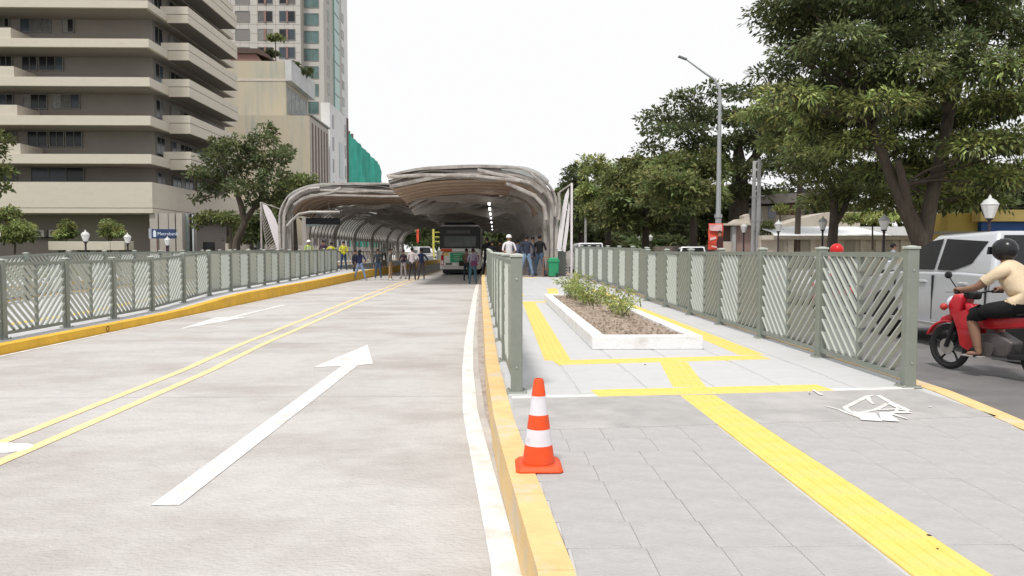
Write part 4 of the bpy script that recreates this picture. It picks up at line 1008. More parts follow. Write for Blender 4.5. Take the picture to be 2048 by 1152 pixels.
def pads_to_tufts(pads, dens, r, flat=1.0, tint=(.55, 1.5)):
    out = []
    for (x, y, z, rx, ry, rz) in pads:
        n = max(4, int(dens * (rx * ry + rx * rz + ry * rz)))
        u = r.normal(size=(n, 3)); u /= np.linalg.norm(u, axis=1)[:, None]; u[:, 2] = np.where(u[:, 2] < -.25, -u[:, 2] * .6, u[:, 2])
        lump = 1 + .22 * np.sin(u[:, 0] * 5 + x) * np.cos(u[:, 1] * 4 + z * 2) + .12 * np.sin(u[:, 2] * 9 + y)
        rad = (r.uniform(.35, 1.0, (n, 1)) ** .45) * lump[:, None]
        p = u * rad * np.array([rx, ry, rz]) + np.array([x, y, z])
        t0 = r.uniform(.75, 1.2)
        out.append(np.concatenate([p, u, (t0 * r.uniform(tint[0], tint[1], (n, 1)))], 1))
    return np.concatenate(out)
def limb(g, a, b, r0, r1, r, sag=.15, n=6):
    a, b = Vector(a), Vector(b); d = b - a; k = d.length; pts = []; rs = []
    w1 = Vector((r.uniform(-1, 1), r.uniform(-1, 1), r.uniform(-.3, 1))) * k * sag
    for i in range(n + 1):
        t = i / n; pts.append(a + d * t + w1 * math.sin(math.pi * t) + Vector((r.uniform(-1, 1), r.uniform(-1, 1), 0)) * k * .012); rs.append(r0 + (r1 - r0) * t)
    g.tube(pts, rs, 7)
def tree(label, base, trunks, pads, m, L, W, per, dens, cat='tree', group=None, seed=1, tr=.3, spread=.45, droop=.25, limbs=True, up=.35, tint=(.55, 1.5), flat=1, jit=1, name='tree', bark=None, inner=True, m2=None, zs=0):
    """trunks: list of polylines of (x,y,z,r); pads world coords"""
    r = np.random.default_rng(seed); B = Vector(base)
    root = empty(name, base, label=label, cat=cat, group=group)
    g = MB(); ends = []
    for tk in trunks:
        pts = [Vector(p[:3]) - B for p in tk]; g.tube(pts, [p[3] for p in tk], 9)
        ends += [(pts[-1], tk[-1][3]), (pts[-2], tk[-2][3] * .8)] if len(pts) > 1 else []
    if limbs and ends:
        for p in pads:
            c = Vector(p[:3]) - B - Vector((0, 0, p[5] * .3)); e, er = min(ends, key=lambda q: (q[0] - c).length)
            limb(g, e, c, min(er * .42, .13), .015, r, .12)
            for k in range(3):
                limb(g, e.lerp(c, .6), c + Vector((r.uniform(-1, 1) * p[3] * .7, r.uniform(-1, 1) * p[4] * .7, r.uniform(0, .6) * p[5])), min(er * .2, .04), .01, r, .1, 4)
    g.build('trunk', bark or M_bark, root, True)
    T = pads_to_tufts(pads, dens, r, tint=tint); T[:, :3] -= np.array(B)
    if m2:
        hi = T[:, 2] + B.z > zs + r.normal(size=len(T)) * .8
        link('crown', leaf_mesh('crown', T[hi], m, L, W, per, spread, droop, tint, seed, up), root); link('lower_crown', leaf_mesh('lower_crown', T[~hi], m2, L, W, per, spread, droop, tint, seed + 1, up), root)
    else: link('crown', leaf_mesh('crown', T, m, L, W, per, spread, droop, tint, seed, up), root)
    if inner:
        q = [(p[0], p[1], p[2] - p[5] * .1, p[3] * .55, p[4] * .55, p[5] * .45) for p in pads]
        T2 = pads_to_tufts(q, dens * .8, r, tint=(.5, .9)); T2[:, :3] -= np.array(B)  # inner leaves get a darker tint, painting in the shade inside the crown
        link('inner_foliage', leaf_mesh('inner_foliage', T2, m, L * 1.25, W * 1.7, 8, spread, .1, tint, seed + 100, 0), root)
    return root
def pad(px, py, Y, rpx, rpy, ry=None, dy=0):
    """pad from picture ellipse at depth Y"""
    x, y, z = P(px, py, Y + dy); k = FOC / (Y + dy); rx = rpx / k; rz = rpy / k
    return (x, y, z, rx, ry if ry else (rx * 1.1), rz)
J = random.Random(11)
def pads(lst, Y, jy, ry=None):
    return [pad(px, py, Y, a, b, ry, J.uniform(-jy, jy)) for px, py, a, b in lst]
# big umbrella tree, right: trunk px 1850
Yt = 30.
def TP(px, py, Y, r): return (*P(px, py, Y), r)
bx = P(1852, 590, Yt)
near = [(1600, 60, 55, 40), (1560, 25, 50, 30), (1590, 110, 45, 26), (1660, 30, 60, 45), (1640, 130, 50, 30), (1740, 40, 70, 45), (1720, 130, 60, 40), (1830, 60, 70, 50), (1930, 40, 60, 45), (2010, 60, 60, 45), (1810, 150, 70, 36),
        (1640, 215, 60, 30), (1580, 200, 44, 18), (1545, 150, 35, 12), (1700, 240, 60, 30), (1770, 215, 60, 30), (1690, 190, 60, 24), (1640, 270, 50, 24), (1720, 290, 55, 28), (1830, 240, 60, 30), (1960, 150, 60, 40), (2040, 150, 60, 40),
        (2000, 215, 70, 40), (1900, 290, 60, 30), (1960, 300, 60, 34), (2030, 290, 50, 36), (1800, 310, 50, 26), (1980, 365, 60, 30), (1890, 350, 60, 30), (2060, 350, 50, 40), (1760, 355, 46, 24), (1840, 395, 50, 20), (1930, 410, 60, 18), (1700, -30, 90, 40), (1850, -30, 90, 50), (1990, -30, 90, 50), (2080, 90, 60, 50), (1600, 235, 40, 14), (1660, 180, 60, 30), (1760, 180, 60, 34), (1840, 200, 60, 34), (1900, 110, 60, 40), (1780, 90, 60, 40), (1680, 90, 60, 36), (1760, 270, 50, 26), (1880, 250, 50, 34), (1950, 240, 50, 34), (1850, 340, 40, 24), (1930, 345, 50, 30), (2040, 220, 50, 40), (1800, 0, 70, 40), (1620, 0, 60, 36), (2000, 0, 60, 40), (1560, 60, 30, 26)]
tree('huge spreading tree with a thick forking trunk rising behind the silver pickup', (bx[0], bx[1], .1),
     [[(*P(1856, 600, Yt), .50), TP(1850, 500, Yt, .42), TP(1822, 440, Yt, .32), TP(1790, 370, Yt, .24), TP(1760, 300, Yt, .19), TP(1742, 250, Yt, .18)],
      [TP(1846, 480, Yt, .34), TP(1862, 400, Yt, .27), TP(1882, 310, Yt + .3, .24), TP(1898, 230, Yt + .5, .21), TP(1915, 170, Yt + .6, .2), TP(1935, 80, Yt + .8, .15), TP(1940, 0, Yt + 1, .1)],
      [TP(1818, 430, Yt, .22), TP(1808, 370, Yt - .3, .18), TP(1795, 320, Yt - .6, .12)], [TP(1898, 230, Yt + .5, .2), TP(1870, 120, Yt, .14), TP(1850, 30, Yt, .1)]],
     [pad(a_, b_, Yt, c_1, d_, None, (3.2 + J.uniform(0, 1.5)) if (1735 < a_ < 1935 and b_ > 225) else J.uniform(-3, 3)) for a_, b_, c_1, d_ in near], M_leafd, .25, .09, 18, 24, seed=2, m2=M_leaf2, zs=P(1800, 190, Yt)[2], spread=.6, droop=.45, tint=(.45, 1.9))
# young front foliage of the smaller tree, trunk px 1665
Y2 = 37.
tree('slender forked tree standing in front of the long white metal roof', (P(1665, 540, Y2)[0], Y2, .1),
     [[TP(1662, 560, Y2, .28), TP(1665, 480, Y2, .24), TP(1668, 440, Y2, .22), TP(1668, 400, Y2, .18), TP(1655, 350, Y2, .12)], [TP(1668, 450, Y2, .17), TP(1690, 415, Y2, .14), TP(1705, 370, Y2, .11), TP(1730, 320, Y2, .08)]],
     pads([(1610, 300, 44, 24), (1660, 320, 44, 24), (1640, 360, 40, 24), (1665, 395, 40, 26), (1640, 410, 36, 18), (1700, 350, 34, 22), (1590, 335, 30, 14), (1720, 395, 40, 22), (1690, 290, 40, 20), (1625, 245, 44, 18), (1760, 415, 40, 16)], Y2, 2), M_leaf, .25, .09, 16, 22, seed=3, spread=.55, droop=.4, tint=(.5, 1.8))
Yg = 40.
tree('light green tree filling the space between the slender forked tree and the paired poles', (P(1590, 540, Yg + 6)[0], Yg + 6, .1),
     [[TP(1592, 555, Yg + 6, .2), TP(1596, 440, Yg + 6, .17), TP(1600, 350, Yg + 6, .12), TP(1590, 280, Yg + 6, .08)]],
     pads([(1570, 255, 46, 20), (1530, 225, 40, 14), (1600, 225, 44, 22), (1560, 290, 40, 20), (1610, 280, 40, 24), (1630, 330, 40, 20), (1540, 190, 34, 12), (1590, 180, 40, 16), (1500, 235, 30, 10), (1650, 250, 40, 24)], Yg + 6, 2), M_leaf, .32, .14, 13, 14, seed=14, spread=.6, droop=.4, tint=(.6, 1.8))
# spreading rain tree in the distance
Y3 = 62.
rt = [(1322, 232, 34, 12), (1300, 257, 18, 7), (1355, 205, 26, 9), (1385, 190, 24, 8), (1420, 172, 14, 7), (1345, 250, 40, 12), (1400, 225, 40, 16), (1450, 195, 30, 10), (1485, 185, 34, 10), (1530, 190, 34, 10), (1440, 240, 50, 20), (1490, 240, 50, 22), (1540, 240, 50, 22),
      (1370, 265, 44, 12), (1320, 270, 24, 7), (1410, 290, 44, 16), (1470, 290, 50, 22), (1530, 290, 50, 24), (1580, 270, 40, 22), (1440, 330, 40, 20), (1500, 345, 44, 22), (1560, 330, 40, 20), (1600, 300, 36, 20), (1380, 300, 26, 9), (1305, 300, 30, 8), (1490, 390, 44, 24), (1600, 350, 30, 14), (1600, 375, 26, 10), (1570, 215, 44, 18), (1610, 240, 40, 20), (1560, 300, 44, 24), (1640, 320, 44, 24), (1520, 270, 50, 22)]
tree('broad layered rain tree against the sky behind the tall street lamp', (P(1475, 480, Y3)[0], Y3, .1),
     [[TP(1475, 510, Y3, .9), TP(1478, 420, Y3, .8), TP(1480, 340, Y3, .6), TP(1475, 280, Y3, .3)], [TP(1480, 360, Y3, .4), TP(1440, 300, Y3, .3), TP(1390, 250, Y3, .15)], [TP(1480, 350, Y3, .4), TP(1530, 290, Y3, .3), TP(1550, 220, Y3, .12)]],
     pads([(a, b, c, d * .72) for a, b, c, d in rt], Y3, 4), M_leafd, .36, .17, 12, 10, seed=4, spread=.8, droop=.1, tint=(.6, 1.4))
mids = [
 ('rounded mid-green tree just beside the tall street lamp, above the white car', 1385, 56, [(1350, 330, 50, 22), (1400, 345, 50, 26), (1330, 365, 50, 26), (1380, 385, 60, 30), (1420, 400, 36, 28), (1320, 405, 44, 26), (1360, 420, 50, 22), (1400, 320, 36, 12), (1430, 350, 24, 20)], M_leaf),
 ('dense green tree left of the rounded one, its crown brushing the fence top', 1290, 66, [(1270, 335, 40, 18), (1250, 360, 44, 26), (1290, 370, 44, 30), (1260, 400, 50, 30), (1300, 420, 44, 26), (1230, 420, 36, 26), (1285, 330, 26, 10), (1240, 450, 40, 24), (1300, 455, 40, 24)], M_leaf),
 ('yellowish-green tree crown beside the thinner far street lamp', 1215, 74, [(1200, 350, 36, 22), (1225, 365, 30, 22), (1190, 390, 36, 26), (1228, 400, 34, 24), (1200, 425, 40, 26), (1190, 325, 22, 10)], M_leafy),
 ('dark tree rising right behind the right station screen', 1160, 82, [(1160, 345, 24, 14), (1150, 375, 28, 22), (1170, 395, 30, 26), (1150, 420, 30, 26), (1175, 440, 34, 26), (1155, 460, 34, 24), (1143, 350, 14, 8)], M_leafd),
 ('dark undergrowth tree between the banner pole and the pink gate house', 1405, 72, [(1430, 430, 36, 26), (1390, 440, 44, 24), (1460, 420, 40, 26), (1350, 455, 50, 22), (1500, 420, 30, 20), (1420, 470, 50, 14)], M_leafd)]
for i, (lab, px, Y, pl_, m_) in enumerate(mids):
    tree(lab, (P(px, 500, Y)[0], Y, .1), [[TP(px, 515, Y, .35), TP(px + 2, 450, Y, .28), TP(px, 400, Y, .18), TP(px - 3, 370, Y, .1)]], pads(pl_, Y, 2.5), m_ if m_ is not M_leafy else M_leaf, .42, .21, 12, 9, seed=20 + i, spread=.75, tint=(.5, 1.5) if m_ is not M_leafy else (.9, 2.4))
# left tree before the office block
Y5 = 52.
lt = [(470, 300, 40, 26), (520, 285, 34, 20), (530, 262, 16, 16), (440, 320, 40, 24), (410, 355, 34, 24), (460, 350, 44, 28), (510, 330, 44, 28), (550, 320, 36, 26), (545, 360, 36, 26), (490, 380, 44, 22), (430, 385, 34, 18), (550, 395, 30, 22), (575, 300, 18, 8), (440, 285, 16, 8), (395, 400, 16, 10), (520, 410, 30, 18)]
tree('dark green tree with a leaning trunk in front of the office block corner', (P(468, 510, Y5)[0], Y5, .1),
     [[TP(470, 520, Y5, .3), TP(474, 480, Y5, .26), TP(490, 445, Y5, .24), TP(482, 410, Y5, .2), TP(468, 370, Y5, .14)], [TP(490, 440, Y5, .2), TP(520, 400, Y5, .14), TP(530, 340, Y5, .1)]],
     pads(lt, Y5, 2), M_leafd, .30, .14, 10, 11, seed=6, spread=.4, tint=(.5, 1.5))
tree('mid-green tree crown filling the gap between the leaning tree and the left canopy', (P(590, 500, 68)[0], 68, .1), [[TP(590, 510, 68, .3), TP(588, 440, 68, .2), TP(590, 390, 68, .12)]],
     pads([(600, 365, 34, 16), (575, 380, 30, 20), (620, 385, 26, 18), (590, 410, 40, 24), (560, 430, 30, 20), (540, 450, 30, 18)], 68, 2), M_leaf, .4, .2, 9, 12, seed=7)
tree('low arching green creeper shrub over the dark entrance', (P(450, 500, 60)[0], 60, .1), [[TP(462, 510, 60, .14), TP(461, 460, 60, .12), TP(455, 445, 60, .08)]],
     pads([(405, 440, 18, 10), (430, 436, 22, 11), (460, 440, 22, 13), (395, 450, 8, 8), (475, 455, 10, 14)], 60, .6), M_leaf, .28, .14, 10, 24, cat='shrub', name='shrub', seed=8)
tree('dark hedge mass behind the left screen frame', (P(505, 500, 64)[0], 64, .1), [[TP(505, 510, 64, .1), TP(505, 480, 64, .08)]],
     pads([(490, 480, 26, 20), (515, 470, 26, 22), (540, 480, 26, 20), (500, 450, 30, 16), (530, 440, 24, 16)], 64, 1), M_leafd, .3, .16, 10, 18, cat='hedge', name='hedge', seed=9)
# far left
tree('leafy branch tip of a tree at the picture edge over the office block', (P(-40, 500, 40)[0], 40, .1), [[TP(-40, 540, 40, .3), TP(-38, 420, 40, .2), TP(-25, 330, 40, .1)]],
     pads([(0, 280, 18, 16), (-20, 310, 24, 20), (4, 345, 12, 12), (4, 380, 12, 10), (-30, 350, 30, 30)], 40, .8), M_leaf, .26, .13, 10, 26, seed=10)
for i, (lab, px, py, a, b, Y, pl_) in enumerate([
    ('wide drooping bush at the picture edge beside the white globe lamp', 30, 470, 30, 26, 56, [(35, 460, 26, 16), (20, 478, 22, 16), (50, 475, 16, 18), (5, 435, 20, 14), (20, 425, 14, 9)]),
    ('narrow pointed shrub beside the grey air conditioners', 133, 470, 18, 22, 60.2, [(133, 470, 16, 14), (135, 456, 11, 12), (131, 446, 5, 6), (120, 474, 8, 8)]),
    ('rounder shrub rising from the middle of the raised planter', 222, 470, 20, 22, 60.2, [(222, 470, 18, 14), (222, 456, 16, 11), (218, 447, 8, 5), (236, 466, 8, 10)])]):
    tree(lab, (P(px, 500, Y)[0], Y, .1), [[TP(px, 508, Y, .08), TP(px, 480, Y, .06)]], pads(pl_, Y, .4), M_leaf, .26, .11, 10, 40, cat='shrub', name='shrub', seed=30 + i, limbs=False, spread=.3, tint=(.7, 1.9), droop=.5)
# roof plants on the annex
for i, (lab, pl_) in enumerate([('small round-topped roof tree in front of the tower windows', [(551, 77, 14, 7)]), ('low bright green roof bush beside the dark hut', [(543, 108, 11, 8)]), ('roof bush spilling over the white parapet of the annex', [(588, 132, 10, 8), (600, 143, 10, 8)]), ('second parapet bush farther along the annex roof', [(612, 150, 9, 8), (618, 140, 5, 5)])]):
    Y = 111 + i * 2.5; px, py = pl_[0][:2]; z0 = min(za, P(px, py, Y)[2]) 
    tree(lab, (P(px, py, Y)[0], Y, za + .02), [[(*P(px, py + 10, Y)[:2], za + .02, .08), TP(px, py + 2, Y, .06)]], [pad(a_, b_, Y, c, d) for a_, b_, c, d in pl_], M_leafd if i else M_leaf, .38, .2, 9, 22, cat='shrub', name='shrub', seed=40 + i, limbs=False, spread=.3)
# bushes near right houses
for i, (lab, Y, pl_) in enumerate([('grey-green bush at the foot of the utility poles', 49, [(1535, 452, 14, 12), (1545, 462, 14, 10), (1528, 468, 10, 10)]), ('bright green potted palm on the house balcony', 59, [(1560, 416, 11, 9), (1567, 424, 9, 8), (1592, 420, 7, 10)]), ('pale tall weeds beside the sloped gable', 44, [(1745, 440, 40, 14), (1700, 440, 26, 12), (1780, 435, 24, 14)])]):
    px, py = pl_[0][:2]
    tree(lab, (P(px, py, Y)[0], Y, .1), [[(*P(px, 500, Y), .06), TP(px, py + 4, Y, .04)]], pads(pl_, Y, .3), M_leafy if i else M_leaf, .22, .1, 10, 34, cat='shrub', name='shrub', seed=50 + i, limbs=False, spread=.25, tint=(.8, 1.6))
# far wood as one mass
wood = []
for i in range(70):
    px = J.uniform(1120, 1560); Y = J.uniform(100, 140); py = J.uniform(395, 490); wood.append(pad(px, py, Y, 34, 26))
for i in range(110):
    px = J.uniform(560, 1130); Y = J.uniform(150, 190); py = J.uniform(432, 498); wood.append(pad(px, py, Y, 24, 16))
for i in range(60):
    px = J.uniform(1130, 1470); Y = J.uniform(84, 96); wood.append(pad(px, J.uniform(476, 500), Y, 26, 10))
for i in range(40):
    px = J.uniform(900, 1100); Y = J.uniform(140, 160); wood.append(pad(px, J.uniform(455, 500), Y, 20, 14))
for i in range(60):
    px = J.uniform(1540, 2250); Y = J.uniform(58, 80); py = J.uniform(360, 470) if px > 1700 else J.uniform(440, 480); wood.append(pad(px, py, Y, 40, 34))
for i in range(16):
    px = J.uniform(-200, 110); Y = J.uniform(110, 130); wood.append(pad(px, J.uniform(440, 490), Y, 30, 20))
T = pads_to_tufts(wood, 3.0, np.random.default_rng(5)); link('distant_trees', leaf_mesh('distant_trees', T, M_leafd, .95, .5, 7, .9, .1, (.5, 1.4), 5))
tag(bpy.data.objects['distant_trees'], kind='stuff')
# planter shrubs
px0, py0 = pl.location.x, pl.location.y
for i, (lab, ox, oy, h, sd) in enumerate([('tallest loose shrub at the far end of the white planter', .55, 7.6, .62, 60), ('bushy middle shrub in the white planter', .75, 5.6, .5, 61), ('low sprawling shrub nearest in the white planter', .95, 3.6, .42, 62), ('thin twiggy shrub between the two ends of the white planter', .62, 6.6, .5, 63)]):
    r = random.Random(sd); root = empty('shrub', (px0 + ox, py0 + oy, PZ + .13), label=lab, cat='shrub')
    g = MB(); tf = []
    for k in range(16 if i < 3 else 9):
        a = r.uniform(0, 6.28); sp = r.uniform(.15, .85); hh_ = h * r.uniform(.35, 1.05)
        b_ = Vector((r.uniform(-.12, .12), r.uniform(-.9, .9), 0)); e = b_ + Vector((math.cos(a) * sp * .6, math.sin(a) * sp, hh_)); mid = b_.lerp(e, .5) + Vector((0, 0, .06))
        g.tube([b_, mid, e], [.007, .005, .003], 5)
        for q_ in np.linspace(.25, 1, 11):
            p_ = (b_.lerp(mid, q_ * 2) if q_ < .5 else mid.lerp(e, q_ * 2 - 1)); tf.append([p_.x, p_.y, p_.z, math.cos(a), math.sin(a), .3, r.uniform(.7, 1.6)])
    tag(g.build('stem', mat('green_stem', (.12, .13, .05), .8, .1), root), kind='stuff')
    link('foliage', leaf_mesh('foliage', tf, M_leafy, .065, .04, 4, .1, .3, (.7, 1.6), sd, .3), root)
# ------------------------------------------------------------------ vehicles
def wheel(parent, x, y, r, wd, out, name='wheel', spokes=6):
    wr = empty(name, (x, y, r)); wr.parent = parent
    g = MB(); g.M = Matrix.Rotation(R(90), 4, 'X'); 
    g.lathe([(r * .62, -wd / 2), (r * .93, -wd / 2), (r, -wd / 2 + .03), (r, wd / 2 - .03), (r * .93, wd / 2), (r * .62, wd / 2)], (0, 0, 0), 24); g.build('tyre', M_rub, wr, True)
    g = MB(); g.M = Matrix.Rotation(R(90), 4, 'X'); g.lathe([(r * .62, -wd / 2 + .03), (r * .62, wd / 2 - .03)], (0, 0, 0), 24)
    for k in range(spokes):
        a = 2 * math.pi * k / spokes; g.M = Matrix.Rotation(a, 4, 'Y'); g.box(.02, r * .6, out * (wd / 2 - .035), out * (wd / 2 - .01), -.03, .03)
    g.build('rim', M_alloy, wr); return wr
def quadpanel(name, pts, m, parent, th=.008, nrm=None):
    pts = [Vector(p) for p in pts]; n_ = nrm or (pts[1] - pts[0]).cross(pts[2] - pts[0]).normalized(); n_ = Vector(n_) * th
    k = len(pts); g = MB(); g.add([p for p in pts] + [p + n_ for p in pts], [tuple(range(k - 1, -1, -1)), tuple(range(k, 2 * k))] + [(i, (i + 1) % k, k + (i + 1) % k, k + i) for i in range(k)])
    return g.build(name, m, parent)
def car(label, loc, rz, paint, prof, W, belt, roof, cab, cab_top, wheels, wr, wins, rearw=None, frontw=None, pickup=False, group=None, name='parked_car', cat='car', ins=.17, detail=True):
    """prof: side outline of lower body; cab: (x0,x1) base of the glasshouse, cab_top: (x0,x1) roof"""
    c = empty(name, loc, rz, label, cat, group)
    h = W / 2
    g = MB(); n = len(prof); vs = []
    for yy, sh in ((-h + .07, .985), (-h, 1), (h, 1), (h - .07, .985)):
        pass
    rows = [(-h + .10, .02), (-h + .02, 0), (-h, .0), (h, 0), (h - .02, 0), (h - .10, .02)]
    cx = sum(p[0] for p in prof) / n; cz = sum(p[1] for p in prof) / n
    rows = [(-h + .12, .97), (-h + .04, .99), (-h, .965)]
    # tumblehome: width varies with height (widest at mid)
    def yw(z): return h * (1 - .10 * max(0, (z - .75)) ** 1.0 - .06 * max(0, .5 - z))
    vs = []
    for s_ in (-1, 1):
        for x, z in prof: vs.append((x, s_ * yw(z), z))
    g.add(vs, [tuple(range(n)), tuple(range(2 * n - 1, n - 1, -1))] + [(i, i + n, (i + 1) % n + n, (i + 1) % n) for i in range(n)])
    b = g.build('body', paint, c); bevel(b, .05, 3); 
    for p_ in b.data.polygons: p_.use_smooth = True
    hb = yw(belt) - .01; hr = h - ins
    x0, x1 = cab; t0, t1 = cab_top
    g = MB(); vs = [(x0, -hb, belt - .03), (x1, -hb, belt - .03), (x1, hb, belt - .03), (x0, hb, belt - .03), (t0, -hr, roof), (t1, -hr, roof - .03), (t1, hr, roof - .03), (t0, hr, roof)]
    g.add(vs, [(0, 3, 2, 1), (4, 5, 6, 7), (0, 1, 5, 4), (1, 2, 6, 5), (2, 3, 7, 6), (3, 0, 4, 7)])
    cb = g.build('cab', paint, c); bevel(cb, .07, 4)
    for p_ in cb.data.polygons: p_.use_smooth = True
    def ys(z): return hb + (hr - hb) * (z - belt) / (roof - belt)
    for wpts in wins:
        for s_ in (1, -1):
            pts = [(x, s_ * (ys(z) + .002), z) for x, z in wpts]
            if s_ < 0: pts = pts[::-1]
            quadpanel('side_window', pts, M_glassd, c, .01, (0, s_, 0))
    def endpane(xb, xt, s_, nm, f0=.1, f1=.9):
        zA_, zB_ = belt + (roof - belt) * f0, belt + (roof - belt) * f1
        xA, xB = xb + (xt - xb) * f0 + s_ * .004, xb + (xt - xb) * f1 + s_ * .004
        pts = [(xA, ys(zA_) - .1, zA_), (xA, -ys(zA_) + .1, zA_), (xB, -ys(zB_) + .1, zB_), (xB, ys(zB_) - .1, zB_)]
        if s_ > 0: pts = pts[::-1]
        quadpanel(nm, pts, M_glassd, c, .012, (s_, 0, 0))
    endpane(x0, t0, -1, 'rear_window'); endpane(x1, t1, 1, 'windscreen')
    xr_, xf = min(p[0] for p in prof), max(p[0] for p in prof)
    for s_ in (-1, 1):
        for wx in wheels:
            wheel(c, wx, s_ * (h - .12), wr, .22, s_)
            if detail:
                g = MB(); g.M = Matrix.Translation((wx, s_ * (h - .005), wr)) @ Matrix.Rotation(R(90), 4, 'X'); n_ = 20
                pts = [((wr + .07) * math.cos(R(a)), (wr + .07) * math.sin(R(a))) for a in np.linspace(-10, 190, 16)] 
                g.M = Matrix.Translation((wx, 0, wr)); g.prism(pts, 'y', s_ * (h - .16), s_ * (h + .006)); g.build('wheel_arch', M_blk, c)
        g = MB(); g.bbox(xr_ - .01, xr_ + .12, min(s_ * (h - .26), s_ * (h - .04)), max(s_ * (h - .26), s_ * (h - .04)), belt - .28, belt - .1, .02); g.build('tail_lamp', M_redl, c)
        g = MB(); g.bbox(xf - .2, xf + .004, min(s_ * (h - .36), s_ * (h - .08)), max(s_ * (h - .36), s_ * (h - .08)), belt - .36, belt - .24, .02); g.build('headlight', M_lampg, c)
        g = MB(); g.bbox(x1 - .35, x1 - .2, min(s_ * h, s_ * (h + .2)), max(s_ * h, s_ * (h + .2)), belt + .02, belt + .18, .03); g.build('mirror', paint, c)
    if detail:
        g = MB(); g.bbox(xr_ - .06, xr_ + .14, -h + .06, h - .06, .36, .56, .03); g.build('rear_bumper', M_blk if pickup else paint, c)
        g = MB(); g.box(xr_ - .07, xr_ - .06, -.25, .25, .6, .74) ; g.build('number_plate', M_wcar, c)
        g = MB(); g.bbox(xf - .1, xf + .03, -h + .1, h - .1, .3, .42, .02); g.build('front_bumper', M_blk, c)
    return c, ys
carprof = [(0, .28), (.05, .95), (.3, 1.0), (3.2, .96), (4.1, .82), (4.25, .6), (4.25, .28), (4.1, .2), (.12, .2)]
# silver double-cab pickup
pkprof = [(0, .5), (.02, 1.13), (.1, 1.17), (1.4, 1.17), (2.2, 1.19), (4.0, 1.16), (4.75, 1.06), (5.15, .92), (5.24, .7), (5.24, .42), (5.1, .34), (.2, .40)]
pkc, ysf = car('silver double-cab pickup driving past the nearest end of the railing', (7.83, 8.9, 0), R(90), M_silver, pkprof, 1.86, 1.16, 1.79, (1.42, 4.15), (1.62, 3.05), (.98, 4.2), .38,
    [[(1.74, 1.64), (1.96, 1.32), (2.35, 1.21), (2.74, 1.21), (2.74, 1.69)], [(2.84, 1.69), (2.84, 1.21), (3.85, 1.2), (3.72, 1.3), (3.2, 1.65)]], pickup=True, name='pickup', cat='pickup', ins=.24)
h_ = .93
for s_ in (1, -1):
    g = MB(); g.bbox(1.6, 3.9, min(s_ * .9, s_ * 1.0), max(s_ * .9, s_ * 1.0), .34, .39, .01); g.build('side_step', M_alloy, pkc)
    for x in (1.95, 2.98):
        g = MB(); g.bbox(x, x + .2, min(s_ * .89, s_ * .925), max(s_ * .89, s_ * .925), 1.0, 1.035, .008); g.build('door_handle', M_silver, pkc)
        g = MB(); g.bbox(x + .01, x + .19, min(s_ * .885, s_ * .898), max(s_ * .885, s_ * .898), .975, 1.0, .003); g.build('handle_recess', M_blk, pkc)
    for x, z0 in ((1.5, .5), (2.79, .42), (3.9, .42)):
        g = MB(); g.box(x, x + .012, min(s_ * .87, s_ * .931), max(s_ * .87, s_ * .931), z0, 1.12); g.build('door_gap', M_blk, pkc)
g = MB(); g.bbox(1.47, 1.55, -.16, .16, 1.70, 1.745, .01); g.build('stop_lamp', M_redl, pkc)
g = MB(); g.box(.08, 1.36, -.72, .72, 1.168, 1.19); g.build('bed_liner', M_blk, pkc)
hwins = [[(.5, 1.05), (1.75, 1.03), (1.75, 1.36), (1.0, 1.36)], [(1.83, 1.36), (1.83, 1.03), (2.95, 1.02), (2.3, 1.35)]]
car('silver sedan ahead of the pickup, seen through the near railing slats', (8.5, 20.5, 0), R(92), M_silver, carprof, 1.72, .98, 1.44, (.25, 3.25), (.85, 2.35), (.75, 3.45), .31, hwins, name='sedan')
suvprof = [(0, .35), (.03, 1.05), (.2, 1.12), (3.5, 1.08), (4.3, .98), (4.5, .7), (4.5, .35), (4.3, .28), (.15, .28)]
suvw = [[(.3, 1.18), (1.5, 1.16), (1.5, 1.62), (.45, 1.62)], [(1.6, 1.62), (1.6, 1.16), (2.5, 1.15), (2.5, 1.62)], [(2.6, 1.62), (2.6, 1.15), (3.35, 1.15), (2.8, 1.62)]]
car('white sport utility car on the far lane partly behind the red banner', (13.2 - .6, 47.5, 0), R(80), M_wcar, suvprof, 1.8, 1.12, 1.78, (.05, 3.55), (.2, 2.75), (.85, 3.6), .36, suvw)
car('white van roof showing above the railing beside the right station screen', (5.9, 46, 0), R(90), M_wcar, [(0, .35), (.02, 1.3), (.2, 1.3), (4.3, 1.25), (4.8, .9), (4.8, .35), (.15, .28)], 1.8, 1.28, 2.0, (.05, 4.3), (.12, 3.7), (.9, 3.8), .34, [[(.4, 1.34), (2.6, 1.34), (2.6, 1.86), (.45, 1.86)]], name='van', cat='van')
farcars = [(-10.6, 104, 'white minibus-like car, tallest of the vehicles glimpsed beyond the left platform', True), (-14.0, 98, 'pale car at the left end of the vehicles glimpsed beyond the left platform', False), (-9.2, 128, 'white car nearest to the yellow post beyond the station', False), (-11.8, 118, 'silver car just right of the tallest white vehicle beyond the station', False)]
for x, y, lab, tall in farcars:
    if tall: car(lab, (x, y, 0), R(-70), M_wcar, suvprof, 1.9, 1.12, 2.1, (.05, 3.9), (.1, 3.4), (.85, 3.6), .36, suvw, detail=False)
    else: car(lab, (x, y, 0), R(-75), M_wcar if x < -12 or x > -10 else M_silver, carprof, 1.72, .98, 1.44, (.25, 3.25), (.85, 2.35), (.75, 3.45), .31, hwins, detail=False)
